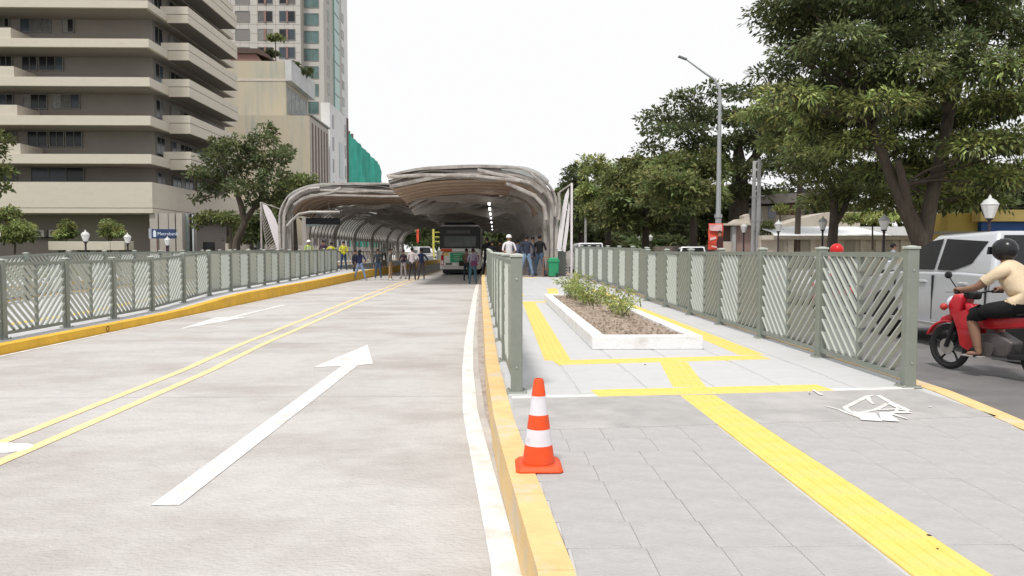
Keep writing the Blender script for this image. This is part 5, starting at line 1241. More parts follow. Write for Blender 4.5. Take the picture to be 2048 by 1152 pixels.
# ---- city bus, rear view
bus = empty('bus', (-2.2, 47.3, 0), label='low-floor city bus standing between the platforms with a green advert on its rear', cat='bus')
M_bus = mat('bus_white_paint', (.80, .80, .76), .5, .05, 1); M_busd = mat('bus_dark_panel', (.02, .02, .024), .3, 0)
g = MB(); g.bbox(-1.25, 1.25, .0, 11.5, .35, 3.12, .1); g.build('body', M_bus, bus)
g = MB(); g.bbox(-1.262, 1.262, .02, 11.3, 1.62, 3.0, .02); g.build('side_band', M_busd, bus)
g = MB(); g.box(-1.2, 1.2, -.02, -.003, 1.66, 3.05); g.build('rear_window_surround', M_busd, bus)
g = MB(); g.box(-1.0, 1.0, -.035, -.022, 1.78, 2.42); g.build('rear_window', mat('reflection_tinted_glass', (.09, .105, .10), .2, .4, 1.2), bus)  # lighter, mottled grey-green pane: reflections are put into the glass colour
g = MB(); g.box(-.85, .65, -.035, -.022, 2.6, 2.8); g.build('route_display', mat('display_grey', (.09, .09, .1), .3, 0), bus)
g = MB(); g.box(-1.2, -.5, -.03, -.004, 1.46, 1.64); g.build('red_panel', mat('bus_red', (.65, .1, .04), .5, 0), bus)
g = MB(); g.prism([(-1.12, 1.28), (-.95, 1.42), (.95, 1.42), (1.1, 1.28), (1.1, 1.34), (.98, 1.455), (-.98, 1.455), (-1.12, 1.34)], 'y', -.035, -.004); g.build('dark_moulding', M_busd, bus)
g = MB(); g.box(-1.08, -.72, -.022, -.004, 1.2, 1.4); g.build('yellow_panel', mat('bus_yellow', (.75, .6, .2), .5, 0), bus)
g = MB(); g.box(-.62, .30, -.03, -.004, .78, 1.38); g.build('advert_panel', mat('bus_green', (.04, .34, .17), .5, .25, 6), bus)
for k, (zz, w_) in enumerate([(1.25, .5), (1.13, .36), (1.0, .6), (.9, .3)]):
    g = MB(); g.box(-.16 - w_ / 2, -.16 + w_ / 2, -.034, -.031, zz, zz + .045); g.build('advert_print', mat('pale_green_print', (.35, .5, .38), .5, .4, 30), bus)
for s in (-1, 1):
    g = MB(); g.box(min(s * 1.02, s * 1.2), max(s * 1.02, s * 1.2), -.03, -.004, .62, 1.25); g.build('tail_lamp', M_redl, bus)
    g = MB(); g.box(min(s * 1.05, s * 1.17), max(s * 1.05, s * 1.17), -.036, -.031, .66, .9); g.build('reversing_lamp', M_lampg, bus)
    for yy in (2.6, 8.6):
        for xx in ((s * 1.08),):
            wheel(bus, 0, 0, .01, .01, 1) if False else None
            w_ = empty('wheel', (xx, yy, .47)); w_.parent = bus; g = MB(); g.M = Matrix.Rotation(R(90), 4, 'Y'); g.lathe([(.3, -.13), (.44, -.13), (.47, -.1), (.47, .1), (.44, .13), (.3, .13)], (0, 0, 0), 20); g.build('tyre', M_rub, w_)
            g = MB(); g.M = Matrix.Rotation(R(90), 4, 'Y'); g.lathe([(.3, -.1), (.3, .1)], (0, 0, 0), 16); g.build('rim', M_alloy, w_)
g = MB(); g.bbox(-1.23, 1.23, -.08, .2, .36, .58, .03); g.build('rear_bumper', mat('bus_bumper', (.6, .58, .56), .5, .03), bus)
g = MB(); g.box(-.9, -.5, -.02, -.004, .62, .76); g.build('engine_grille', mat('grille_grey', (.16, .16, .15), .6), bus)
g = MB(); g.box(-.2, .3, -.02, -.004, .62, .72); g.build('number_plate', mat('plate_grey', (.5, .5, .48), .5), bus)
g = MB(); g.box(-1.1, 1.1, .2, 11, .12, .38); g.build('underbody', M_blk, bus)
g = MB(); g.bbox(-1.0, 1.0, .3, 3.0, 3.125, 3.3, .08); g.build('roof_unit', M_busd, bus)
# ------------------------------------------------------------------ people
SKIN = mat('skin', (.30, .165, .105), .6, .05); SKIN2 = mat('sunned_skin', (.27, .15, .10), .6, .15, 8)
HAIR = mat('black_hair', (.014, .012, .012), .7, 0)
def cloth(col): return mat('cloth_%02d%02d%02d' % tuple(int(c * 99) for c in col), col, .9, .12, 5, .9, 8)
def skin_body(name, V_, E_, labs, mats, parent, root=0, sub=2):
    """V_: name -> (pos, r or (r1,r2)); E_: list of (a,b,label)"""
    names = list(V_); idx = {k: i for i, k in enumerate(names)}
    me = bpy.data.meshes.new(name); me.from_pydata([V_[k][0] for k in names], [(idx[a], idx[b]) for a, b, _ in E_], [])
    o = bpy.data.objects.new(name, me); COL.objects.link(o)
    md = o.modifiers.new('skin', 'SKIN')
    if not me.skin_vertices:
        bm = bmesh.new(); bm.from_mesh(me); bm.verts.layers.skin.verify(); bm.to_mesh(me); bm.free()
    for i, k in enumerate(names):
        r = V_[k][1]; me.skin_vertices[0].data[i].radius = r if hasattr(r, '__len__') else (r, r)
        me.skin_vertices[0].data[i].use_root = (i == root)
    md.use_smooth_shade = True
    s_ = o.modifiers.new('sub', 'SUBSURF'); s_.levels = sub; s_.render_levels = sub
    dg = bpy.context.evaluated_depsgraph_get(); dg.update(); m2 = bpy.data.meshes.new_from_object(o.evaluated_get(dg)); m2.name = name
    bpy.data.objects.remove(o)
    ms = []; [ms.append(mats[l]) for l in labs if mats[l] not in ms]
    m2.materials.clear(); [m2.materials.append(m) for m in ms]
    A = np.array([V_[a][0] for a, b, _ in E_]); B = np.array([V_[b][0] for a, b, _ in E_]); 
    mr = lambda k: V_[k][1] if not hasattr(V_[k][1], '__len__') else sum(V_[k][1]) / 2
    RR = np.array([(mr(a) + mr(b)) / 2 for a, b, _ in E_]); LI = [ms.index(mats[l]) for _, _, l in E_]
    nf = len(m2.polygons); C = np.empty(nf * 3); m2.polygons.foreach_get('center', C); C = C.reshape(-1, 3)
    AB = B - A; t = np.clip(((C[:, None] - A) * AB).sum(2) / (AB ** 2).sum(1), 0, 1); D = np.linalg.norm(C[:, None] - (A + AB * t[..., None]), axis=2) - RR * .9
    m2.polygons.foreach_set('material_index', np.array(LI)[D.argmin(1)]); m2.polygons.foreach_set('use_smooth', np.ones(nf, bool)); m2.update()
    return link(name, m2, parent)
ARMS = {  # elbow, wrist, hand offsets relative to shoulder, for the right side (+x); facing -y
 'hang': ((.05, .02, -.28), (.06, -.05, -.52), (.05, -.08, -.61)),
 'front': ((.05, -.04, -.27), (-.04, -.26, -.20), (-.08, -.33, -.16)),
 'cross': ((.06, -.08, -.26), (-.16, -.22, -.20), (-.26, -.21, -.17)),
 'back': ((.08, .1, -.26), (-.08, .17, -.40), (-.15, .17, -.42)),
 'hip': ((.17, .06, -.25), (.03, -.06, -.42), (-.03, -.1, -.43)),
 'up': ((.08, -.18, -.18), (.0, -.22, .06), (-.03, -.2, .14)),
 'pocket': ((.1, .08, -.26), (.06, -.02, -.47), (.02, -.05, -.54))}
def person(label, x, y, z, face, H=1.66, shirt=(.1, .1, .1), pants=(.05, .06, .1), arms=('hang', 'hang'), longs=True, hair='short', helmet=None, shorts=False, shoes=(.03, .03, .03), skin=SKIN, stout=1.0, bend=0, stance=.1, step=0, group='people waiting at the bus station', vest=None):
    root = empty('person', (x, y, z), R(face), label, 'person', group)
    s = H / 1.70
    sh, pa, sho = cloth(shirt), cloth(pants), cloth(shoes)
    V_ = {}; st = stout
    fb = lambda zz: -math.sin(R(bend)) * max(0, zz - .95)     # forward bend offset (toward -y)
    def dn(zz): return .95 + (zz - .95) * math.cos(R(bend)) if zz > .95 else zz
    def pt(n, x_, y_, z_, r): V_[n] = ((x_ * s, (y_ + fb(z_)) * s, dn(z_) * s), (r[0] * s, r[1] * s) if hasattr(r, '__len__') else r * s)
    pt('pelvis', 0, 0, .95, (.145 * st, .11 * st)); pt('belly', 0, -.01, 1.10, (.135 * st, .105 * st)); pt('chest', 0, 0, 1.28, (.155 * st, .11 * st)); pt('collar', 0, .01, 1.40, (.09, .08)); pt('neck', 0, .0, 1.475, .052)
    pt('jaw', 0, -.015, 1.54, (.062, .066)); pt('head', 0, -.01, 1.61, (.08, .092)); pt('top', 0, .0, 1.67, (.058, .066))
    E_ = [('pelvis', 'belly', 'shirt'), ('belly', 'chest', 'shirt'), ('chest', 'collar', 'shirt'), ('collar', 'neck', 'skin'), ('neck', 'jaw', 'skin'), ('jaw', 'head', 'skin'), ('head', 'top', 'skin')]
    for sd, pose in ((1, arms[0]), (-1, arms[1])):
        k = 'R' if sd > 0 else 'L'; a = ARMS[pose]; sx_, sz_ = .185 * st, 1.37
        pt('sh' + k, sd * sx_, .01, sz_, .062)
        for nm, of, r in zip(('el', 'wr', 'ha'), a, (.043, .03, .034)): pt(nm + k, sd * (sx_ + of[0]), of[1], sz_ + of[2], r)
        pt('fi' + k, *[(sd * (sx_ + a[2][0] + (a[2][0] - a[1][0]) * .6)), a[2][1] + (a[2][1] - a[1][1]) * .6, sz_ + a[2][2] + (a[2][2] - a[1][2]) * .6], .018)
        E_ += [('collar', 'sh' + k, 'shirt'), ('sh' + k, 'el' + k, 'shirt'), ('el' + k, 'wr' + k, 'shirt' if longs else 'skin'), ('wr' + k, 'ha' + k, 'skin'), ('ha' + k, 'fi' + k, 'skin')]
        pt('hi' + k, sd * .085, 0, .88, (.095 * st, .1 * st)); dy_ = step * sd
        pt('kn' + k, sd * (.085 + stance * .4), -.01 + dy_ * .5, .49, .062 * st); pt('an' + k, sd * (.085 + stance * .7), .02 + dy_, .085, .042); pt('to' + k, sd * (.1 + stance * .8), -.15 + dy_, .035, (.042, .03))
        E_ += [('pelvis', 'hi' + k, 'pants'), ('hi' + k, 'kn' + k, 'pants'), ('kn' + k, 'an' + k, 'skin' if shorts else 'pants'), ('an' + k, 'to' + k, 'shoes')]
    mats = {'shirt': sh, 'pants': pa, 'skin': skin, 'shoes': sho}
    skin_body('body', V_, E_, ['shirt', 'pants', 'skin', 'shoes'], mats, root, sub=1)
    hc = Vector(V_['head'][0]); 
    g = MB(); g.sphere(hc + Vector((0, -.105 * s, -.01 * s)), .016 * s, 6, 5); g.build('nose', skin, root, True)
    for sd in (-1, 1):
        g = MB(); g.sphere(hc + Vector((sd * .085 * s, .0, -.01 * s)), .022 * s, 6, 5, (.4, .7, 1.2)); g.build('ear', skin, root, True)
        g = MB(); g.sphere(hc + Vector((sd * .03 * s, -.088 * s, .012 * s)), .011 * s, 6, 5); g.build('eye', HAIR, root, True)
    if helmet:
        g = MB(); pr = [(.13, .02), (.128, .03), (.112, .035), (.110, .08), (.085, .125), (.04, .148), (.001, .152)]; g.lathe([(a * s, b * s) for a, b in pr], hc, 16)
        hm = mat('helmet_%d' % int(helmet[0] * 99), helmet, .35, 0); g.build('helmet', hm, root, True)
    else:
        g = MB(); g.sphere(hc + Vector((0, .018 * s, .03 * s)), .097 * s, 12, 8, (.95, 1.02, .95)); 
        o = g.build('hair', HAIR, root, True)
        if hair == 'long':
            g = MB(); g.tube([hc + Vector((0, .06 * s, .02 * s)), hc + Vector((0, .09 * s, -.1 * s)), hc + Vector((0, .10 * s, -.26 * s))], [.085 * s, .09 * s, .05 * s], 10); g.build('hair', HAIR, root, True)
    if vest:
        for sd in (-1, 1):
            g = MB(); g.tube([(sd * .09 * s, -.118 * s * st, 1.4 * s), (sd * .08 * s, -.125 * s * st, 1.2 * s), (sd * .08 * s, -.12 * s * st, 1.0 * s)], .018 * s, 6); g.build('reflective_strip', mat('reflective_strip', vest, .4, 0), root, True)
    return root
YEL = (.52, .50, .05)
pe = person
pe('person in a yellow shirt and black trousers, back turned, beside the arms-folded one', -9.15, 42.2, .42, 200, 1.55, YEL, (.012, .012, .014), ('hip', 'hang'), True, stance=.3)
pe('person in a yellow shirt and blue jeans standing with folded arms on the left platform', -8.55, 42.6, .42, 20, 1.62, YEL, (.03, .06, .11), ('cross', 'cross'), True)
pe('person in a white helmet and green-yellow vest half hidden behind the long railing', -10.6, 43, .42, 30, 1.66, (.35, .45, .12), (.05, .05, .05), helmet=(.85, .85, .85), vest=(.7, .7, .65))
pe('person in dark purple behind the end of the long railing, below the sign board', -9.95, 43.8, .42, 10, 1.68, (.06, .03, .05), (.03, .03, .03))
pe('person in a dark jacket half hidden behind the woman in light blue jeans', -7.45, 40.2, 0, 60, 1.55, (.035, .03, .04), (.03, .05, .05), ('front', 'hang'))
pe('woman in a navy top and light blue wide jeans on the bus lane', -6.85, 38.2, 0, 170, 1.55, (.02, .025, .07), (.20, .27, .42), ('hang', 'hip'), False, hair='long', shoes=(.7, .7, .7), stance=.35, stout=1.1)
pe('long-haired person in a black top and blue jeans facing the camera on the bus lane', -6.05, 39.0, 0, 10, 1.58, (.03, .04, .05), (.06, .09, .15), ('front', 'hang'), True, hair='long', shoes=(.5, .5, .5))
pe('person in a grey top and tan trousers with white shoes on the bus lane', -5.35, 38.5, 0, 75, 1.62, (.16, .16, .16), (.36, .24, .13), ('hang', 'hang'), True, shoes=(.75, .75, .75), stout=.85)
pe('person in white helmet at the far end of the left platform, behind the group', -8.4, 57, .42, 0, 1.66, (.45, .5, .45), (.06, .08, .08), helmet=(.85, .85, .85))
pe('woman in a dark top and pale pink-grey trousers holding a paper', -4.9, 40.3, 0, 340, 1.55, (.03, .02, .03), (.34, .30, .31), ('front', 'front'), True, hair='short')
pe('man in a white shirt and dark trousers in the middle of the bus lane', -4.25, 38.6, 0, 185, 1.66, (.55, .50, .52), (.045, .04, .04), ('front', 'hip'), False)
pe('man in a dark navy shirt and grey trousers next to the white-shirted man', -3.85, 39.3, 0, 200, 1.60, (.025, .035, .09), (.09, .08, .085), ('hang', 'hip'), False)
pe('person in a dull purple shirt and blue jeans bending beside the bus', -1.0, 33.8, 0, 175, 1.60, (.24, .22, .28), (.05, .12, .16), ('front', 'front'), False, bend=12, stout=1.1)
pe('slim person in brown and dark trousers between the bus and the purple shirt', -1.42, 37.5, 0, 150, 1.6, (.13, .08, .06), (.03, .035, .05), ('front', 'hang'), False)
pe('person dressed all in black standing at the yellow kerb before the bus', -.36, 34.0, .43, 190, 1.66, (.012, .012, .013), (.012, .012, .013), ('hang', 'hang'))
pe('man in a white T-shirt and white cap with hands clasped behind his back', .58, 31.2, .43, 190, 1.70, (.66, .64, .67), (.16, .13, .11), ('back', 'back'), False, helmet=(.85, .85, .85), stout=1.1)
pe('man in a navy jacket and light blue jeans standing on the right platform', 1.30, 31.0, .43, 185, 1.70, (.03, .035, .055), (.18, .26, .38), ('pocket', 'pocket'), True, stance=.25, stout=1.15)
pe('man in a black jacket and dark blue jeans closest to the green bin', 1.86, 31.2, .43, 150, 1.72, (.012, .012, .014), (.06, .10, .16), ('hang', 'front'), True, stance=.2, stout=1.1)
pe('person with a red-brown face seen between the navy and the black jacket', 1.62, 32.3, .43, 10, 1.66, (.15, .13, .14), (.07, .1, .15), ('front', 'hang'))
pe('person in a slate-blue shirt behind the man in the white T-shirt', .98, 32.6, .43, 170, 1.55, (.09, .11, .19), (.1, .09, .09), ('hang', 'hang'))
pe('person in black seen over the end of the short railing, nearer the bus', -.12, 32.8, .43, 160, 1.52, (.02, .018, .018), (.02, .02, .02))
pe('person in dark brown behind the short railing, next to the white T-shirt', .22, 33.2, .43, 200, 1.56, (.05, .03, .025), (.02, .02, .02))
pe('pedestrian in grey whose head shows above the railing near the pickup bonnet', 12.3 + .9, 24.6, .12, 80, 1.62, (.25, .28, .32), (.08, .08, .09), group=None)
# bags
def bag(label, loc, col, sz):
    o = empty('bag', loc, label=label, cat='bag'); g = MB(); g.bbox(-sz[0] / 2, sz[0] / 2, -sz[1] / 2, sz[1] / 2, 0, sz[2], min(sz) * .25); g.build('pouch', cloth(col), o)
    g = MB(); g.tube([(-sz[0] * .4, 0, sz[2] * .9), (-sz[0] * .2, 0, sz[2] + .22), (sz[0] * .2, 0, sz[2] + .22), (sz[0] * .4, 0, sz[2] * .9)], .012, 5); g.build('strap', cloth(col), o)
bag('purple shoulder bag at the back of the bending person', (-.93, 33.5, .82), (.10, .03, .07), (.3, .14, .24))
bag('dark brown handbag at the side of the slim person by the bus', (-1.67, 37.3, .75), (.03, .02, .015), (.24, .12, .26))
bag('reddish brown bag hanging beside the long-haired person', (-5.72, 38.9, .72), (.12, .04, .03), (.22, .12, .26))
bag('dark tote bag beside the person in tan trousers', (-5.68, 38.6, .75), (.03, .025, .02), (.22, .1, .3))
# ---- motorcycles with riders
def motorcycle(label, loc, rz, col, group=None):
    m = empty('motorcycle', loc, rz, label, 'motorcycle', group); P_ = mat('bike_paint_%d' % int(col[0] * 99), col, .3, 0, coat=.5)
    M_eng = mat('engine_metal', (.13, .12, .12), .5, .2, 8, metal=.5)
    for x, nm in ((0, 'front_wheel'), (-1.24, 'rear_wheel')):
        w_ = empty(nm, (x, 0, .29)); w_.parent = m
        g = MB(); g.M = Matrix.Rotation(R(90), 4, 'X'); n = 28
        vs = []; fs = []
        for i in range(n):
            a = 2 * math.pi * i / n
            for j in range(8):
                b = 2 * math.pi * j / 8; rr_ = .252 + .038 * math.cos(b); vs.append((rr_ * math.cos(a), rr_ * math.sin(a), .036 * math.sin(b)))
        for i in range(n):
            for j in range(8): fs.append((i * 8 + j, ((i + 1) % n) * 8 + j, ((i + 1) % n) * 8 + (j + 1) % 8, i * 8 + (j + 1) % 8))
        g.add(vs, fs); g.build('tyre', M_rub, w_, True)
        g = MB(); g.M = Matrix.Rotation(R(90), 4, 'X'); vs = []; fs = []
        for i in range(n):
            a = 2 * math.pi * i / n
            for rr_, zz in ((.205, -.02), (.222, -.02), (.222, .02), (.205, .02)): vs.append((rr_ * math.cos(a), rr_ * math.sin(a), zz))
        for i in range(n):
            for j in range(4): fs.append((i * 4 + j, ((i + 1) % n) * 4 + j, ((i + 1) % n) * 4 + (j + 1) % 4, i * 4 + (j + 1) % 4))
        g.add(vs, fs); g.build('rim', M_alloy if x else M_blk, w_)
        for k in range(5):
            g = MB(); g.M = Matrix.Rotation(2 * math.pi * k / 5, 4, 'Y') ; g.tube([(0, 0, .03), (.015, 0, .12), (0, 0, .21)], [.018, .012, .014], 6); g.build('spoke', M_blk, w_, True)
        g = MB(); g.M = Matrix.Rotation(R(90), 4, 'X'); g.lathe([(.045, -.05), (.045, .05)], (0, 0, 0), 12); g.build('hub', M_eng, w_)
        g = MB(); g.M = Matrix.Rotation(R(90), 4, 'X') @ Matrix.Translation((0, 0, -.05)); g.lathe([(.1, -.004), (.1, .004)], (0, 0, 0), 16); g.build('brake_disc', M_alloy, w_)
    for s in (-1, 1):
        g = MB(); g.tube([(0, s * .065, .29), (-.12, s * .065, .62)], [.026, .03], 8); g.tube([(-.12, s * .065, .62), (-.2, s * .05, .82)], .022, 8); g.build('fork', M_blk if s else M_eng, m, True)
    def shell(pts, wd, mm, nm, bv=.02):
        g = MB(); g.prism(pts, 'y', -wd / 2, wd / 2); o = g.build(nm, mm, m); bevel(o, bv, 3)
        for p_ in o.data.polygons: p_.use_smooth = True
        return o
    arc = [(.335 * math.cos(R(a)), .29 + .335 * math.sin(R(a))) for a in range(20, 150, 12)] + [(.305 * math.cos(R(a)), .29 + .305 * math.sin(R(a))) for a in range(146, 16, -12)]
    shell(arc, .12, P_, 'front_fender', .01)
    shell([(-.06, .62), (.14, .56), (.1, .66), (-.1, .74)], .1, P_, 'fender_nose', .02)
    for s in (-1, 1):     # leg shields
        g = MB(); o = g.prism([(-.12, .72), (-.30, .78), (-.40, .62), (-.42, .36), (-.34, .28), (-.24, .34), (-.2, .52)], 'y', s * .13 - .012, s * .13 + .012).build('leg_shield', P_, m); o.rotation_euler = (0, 0, s * .08)
    shell([(-.08, .66), (-.04, .84), (-.14, .98), (-.26, .94), (-.22, .68)], .24, P_, 'front_cowl', .04)
    g = MB(); g.sphere((-.05, 0, .84), .1, 14, 10, (.6, 1.2, 1)); g.build('headlight', mat('headlight_glass', (.55, .6, .66), .15, 0), m, True)
    for s in (-1, 1):
        g = MB(); g.sphere((-.04, s * .16, .80), .045, 8, 6); g.build('indicator', mat('indicator_red', (.5, .05, .04), .3, 0), m, True)
    shell([(-.2, .93), (-.26, 1.02), (-.4, 1.0), (-.38, .9)], .14, M_blk, 'instrument_cowl', .03)
    g = MB(); g.tube([(-.38, -.36, 1.0), (-.33, -.2, 1.0), (-.28, 0, .96), (-.33, .2, 1.0), (-.38, .36, 1.0)], .012, 8); g.build('handlebar', M_blk, m, True)
    for s in (-1, 1):
        g = MB(); g.tube([(-.35, s * .26, 1.0), (-.4, s * .385, 1.0)], .019, 8); g.build('grip', M_rub, m, True)
        g = MB(); g.tube([(-.32, s * .24, 1.01), (-.28, s * .30, 1.12), (-.29, s * .36, 1.18)], .007, 6); g.build('mirror_stem', M_blk, m, True)
        g = MB(); g.sphere((-.29, s * .38, 1.21), .06, 10, 8, (.3, 1, .75)); g.build('mirror', M_blk, m, True)
        g = MB(); g.tube([(-.28, s * .2, 1.0), (-.24, s * .37, 1.0)], .006, 6); g.build('lever', M_alloy, m, True)
    shell([(-.24, .86), (-.3, .66), (-.5, .56), (-.62, .56), (-1.3, .66), (-1.42, .78), (-1.36, .82), (-.7, .72), (-.5, .70), (-.34, .86)], .16, P_, 'body_cover', .03)
    shell([(-.52, .70), (-.66, .77), (-1.1, .78), (-1.34, .84), (-1.36, .78), (-.7, .70)], .22, M_blk, 'seat', .025)
    shell([(-.45, .5), (-.42, .34), (-.56, .24), (-.86, .26), (-.92, .44), (-.7, .54)], .2, M_eng, 'engine', .03)
    g = MB(); g.M = Matrix.Translation((-.62, .12, .33)) @ Matrix.Rotation(R(90), 4, 'X'); g.lathe([(.09, -.02), (.08, .03)], (0, 0, 0), 14); g.build('crankcase_cover', M_eng, m)
    shell([(-.86, .3), (-1.24, .33), (-1.28, .27), (-.86, .24)], .22, M_blk, 'swing_arm', .01)
    for s in (-1, 1):
        g = MB(); g.tube([(-1.2, s * .12, .32), (-1.14, s * .12, .66)], .02, 8); g.build('shock_absorber', M_alloy, m, True)
        g = MB(); g.tube([(-.56, s * .1, .26), (-.56, s * .26, .25)], .014, 6); g.build('foot_peg', M_blk, m, True)
    g = MB(); g.tube([(-.42, -.06, .34), (-.5, -.12, .2), (-.9, -.14, .22), (-1.35, -.15, .36)], [.018, .02, .03, .045], 8); g.build('exhaust', M_alloy, m, True)
    shell([(-1.36, .8), (-1.5, .76), (-1.46, .68), (-1.34, .7)], .13, M_redl, 'tail_lamp', .02)
    shell([(-1.4, .68), (-1.56, .46), (-1.54, .45), (-1.36, .64)], .13, M_blk, 'rear_fender', .01)
    g = MB(); g.tube([(-1.2, -.1, .84), (-1.42, -.08, .88), (-1.42, .08, .88), (-1.2, .1, .84)], .012, 6); g.build('grab_rail', M_alloy, m, True)
    return m
def rider(label, loc, rz, shirt, pants, helmet, shorts=True, fingers=True, skin=SKIN2, longs=False, group=None, slippers=True):
    root = empty('person', loc, rz, label, 'person', group)
    V_ = {}
    def pt(n, p, r): V_[n] = (p, r)
    pt('pelvis', (-.96, 0, .86), (.15, .15)); pt('belly', (-.93, 0, 1.0), (.155, .15)); pt('chest', (-.84, 0, 1.17), (.165, .14)); pt('collar', (-.79, 0, 1.30), (.1, .09)); pt('neck', (-.755, 0, 1.37), .06); pt('jaw', (-.70, 0, 1.43), .065); pt('head', (-.70, 0, 1.5), .088); pt('top', (-.71, 0, 1.56), .06)
    E_ = [('pelvis', 'belly', 'shirt'), ('belly', 'chest', 'shirt'), ('chest', 'collar', 'shirt'), ('collar', 'neck', 'skin'), ('neck', 'jaw', 'skin'), ('jaw', 'head', 'skin'), ('head', 'top', 'skin')]
    for s, k in ((1, 'L'), (-1, 'R')):
        pt('sh' + k, (-.80, s * .20, 1.25), .072); pt('sl' + k, (-.72, s * .27, 1.17), .06); pt('el' + k, (-.63, s * .33, 1.07), .045); pt('wr' + k, (-.44, s * .33, 1.035), .03); pt('pa' + k, (-.395, s * .325, 1.035), (.034, .026))
        E_ += [('collar', 'sh' + k, 'shirt'), ('sh' + k, 'sl' + k, 'shirt'), ('sl' + k, 'el' + k, 'shirt' if longs else 'skin'), ('el' + k, 'wr' + k, 'skin'), ('wr' + k, 'pa' + k, 'skin')]
        pt('hi' + k, (-.88, s * .11, .84), (.115, .11)); pt('th' + k, (-.66, s * .18, .80), .095); pt('kn' + k, (-.47, s * .21, .71), .07); pt('ca' + k, (-.52, s * .20, .52), .062); pt('an' + k, (-.56, s * .19, .32), .04); pt('he' + k, (-.58, s * .19, .275), .036); pt('to' + k, (-.42, s * .20, .265), (.04, .022))
        E_ += [('pelvis', 'hi' + k, 'pants'), ('hi' + k, 'th' + k, 'pants'), ('th' + k, 'kn' + k, 'pants'), ('kn' + k, 'ca' + k, 'skin' if shorts else 'pants'), ('ca' + k, 'an' + k, 'skin' if shorts else 'pants'), ('an' + k, 'he' + k, 'skin' if slippers else 'shoes'), ('he' + k, 'to' + k, 'skin' if slippers else 'shoes')]
        if fingers:
            for i in range(4):
                yy = s * (.355 - i * .021) + s * .0; L_ = (.9, 1.05, 1.0, .85)[3 - i] * .03
                pt('f%d%sa' % (i, k), (-.372, yy, 1.05), .0105); pt('f%d%sb' % (i, k), (-.372 + L_, yy, 1.035), .0098); pt('f%d%sc' % (i, k), (-.372 + L_ * .7, yy, 1.0), .009)
                E_ += [('pa' + k, 'f%d%sa' % (i, k), 'skin'), ('f%d%sa' % (i, k), 'f%d%sb' % (i, k), 'skin'), ('f%d%sb' % (i, k), 'f%d%sc' % (i, k), 'skin')]
            pt('t' + k, (-.40, s * .285, 1.015), .012); pt('u' + k, (-.37, s * .27, .99), .01); E_ += [('pa' + k, 't' + k, 'skin'), ('t' + k, 'u' + k, 'skin')]
    mats = {'shirt': cloth(shirt), 'pants': cloth(pants), 'skin': skin, 'shoes': cloth((.04, .04, .04))}
    skin_body('body', V_, E_, ['shirt', 'pants', 'skin', 'shoes'], mats, root, sub=3)
    hc = Vector((-.70, 0, 1.50)); hm = mat('helmet_%d' % int(helmet[0] * 99), helmet, .25, 0)
    g = MB(); g.sphere(hc + Vector((-.01, 0, .015)), .137, 18, 12, (1.08, .92, 1.0)); o = g.build('helmet', hm, root, True)
    quadpanel('visor', [(-.70 + .125, -.085, 1.46), (-.70 + .125, .085, 1.46), (-.70 + .112, .085, 1.55), (-.70 + .112, -.085, 1.55)], M_glassd, root, .03, (1, 0, 0))
    bm_ = root.children[0].data; ms_ = [m_.name for m_ in bm_.materials]; ish, ipa = ms_.index(mats['shirt'].name), ms_.index(mats['pants'].name)
    for p_ in bm_.polygons:
        c = p_.center; lim = .90 + .25 * (c.x + .95)
        if p_.material_index == ipa and c.z > lim and c.x < -.84: p_.material_index = ish
        elif p_.material_index == ish and c.z < lim and c.x < -.7: p_.material_index = ipa
    for s in (1, -1):
        g = MB(); g.tube([(-.735, s * .258, 1.185), (-.69, s * .29, 1.135)], [.068, .066], 12, False); g.build('sleeve', mats['shirt'], root, True)
        if shorts: g = MB(); g.tube([(-.6, s * .19, .775), (-.5, s * .205, .735)], [.1, .088], 12, False); g.build('shorts_leg', mats['pants'], root, True)
    if slippers:
        for s in (1, -1):
            g = MB(); g.bbox(-.63, -.37, s * .195 - .045, s * .195 + .045, .23, .248, .006); g.build('slipper', cloth((.3, .28, .26)), root)
    return root
A0 = 17
bloc = (5.79, 9.38, 0)
motorcycle('red underbone motorcycle with white headlight passing close to the end of the railing', bloc, R(90 + A0), (.50, .018, .03))
rider('rider in a beige T-shirt, black shorts and dark helmet on the red motorcycle', bloc, R(90 + A0), (.66, .53, .37), (.012, .012, .014), (.02, .02, .022))
b2 = (6.75, 15.4, 0)
motorcycle('second red motorcycle, seen through the slats left of the pickup', b2, R(90), (.45, .02, .03))
rider('rider in a red helmet and dark jacket seen over the railing', b2, R(90), (.06, .05, .06), (.03, .04, .06), (.6, .02, .02), shorts=False, fingers=False, longs=True, slippers=False)
b3 = (9.6, 23.8, 0)
motorcycle('dark motorcycle farther along the road behind the silver sedan', (7.6, 17.9, 0) if False else (11.0, 25.6, 0), R(90), (.03, .03, .035))
rider('rider in a pale pink helmet showing above the railing, by the low building', (11.0, 25.6, 0), R(90), (.5, .3, .3), (.05, .05, .06), (.7, .45, .45), shorts=False, fingers=False, longs=True, slippers=False)
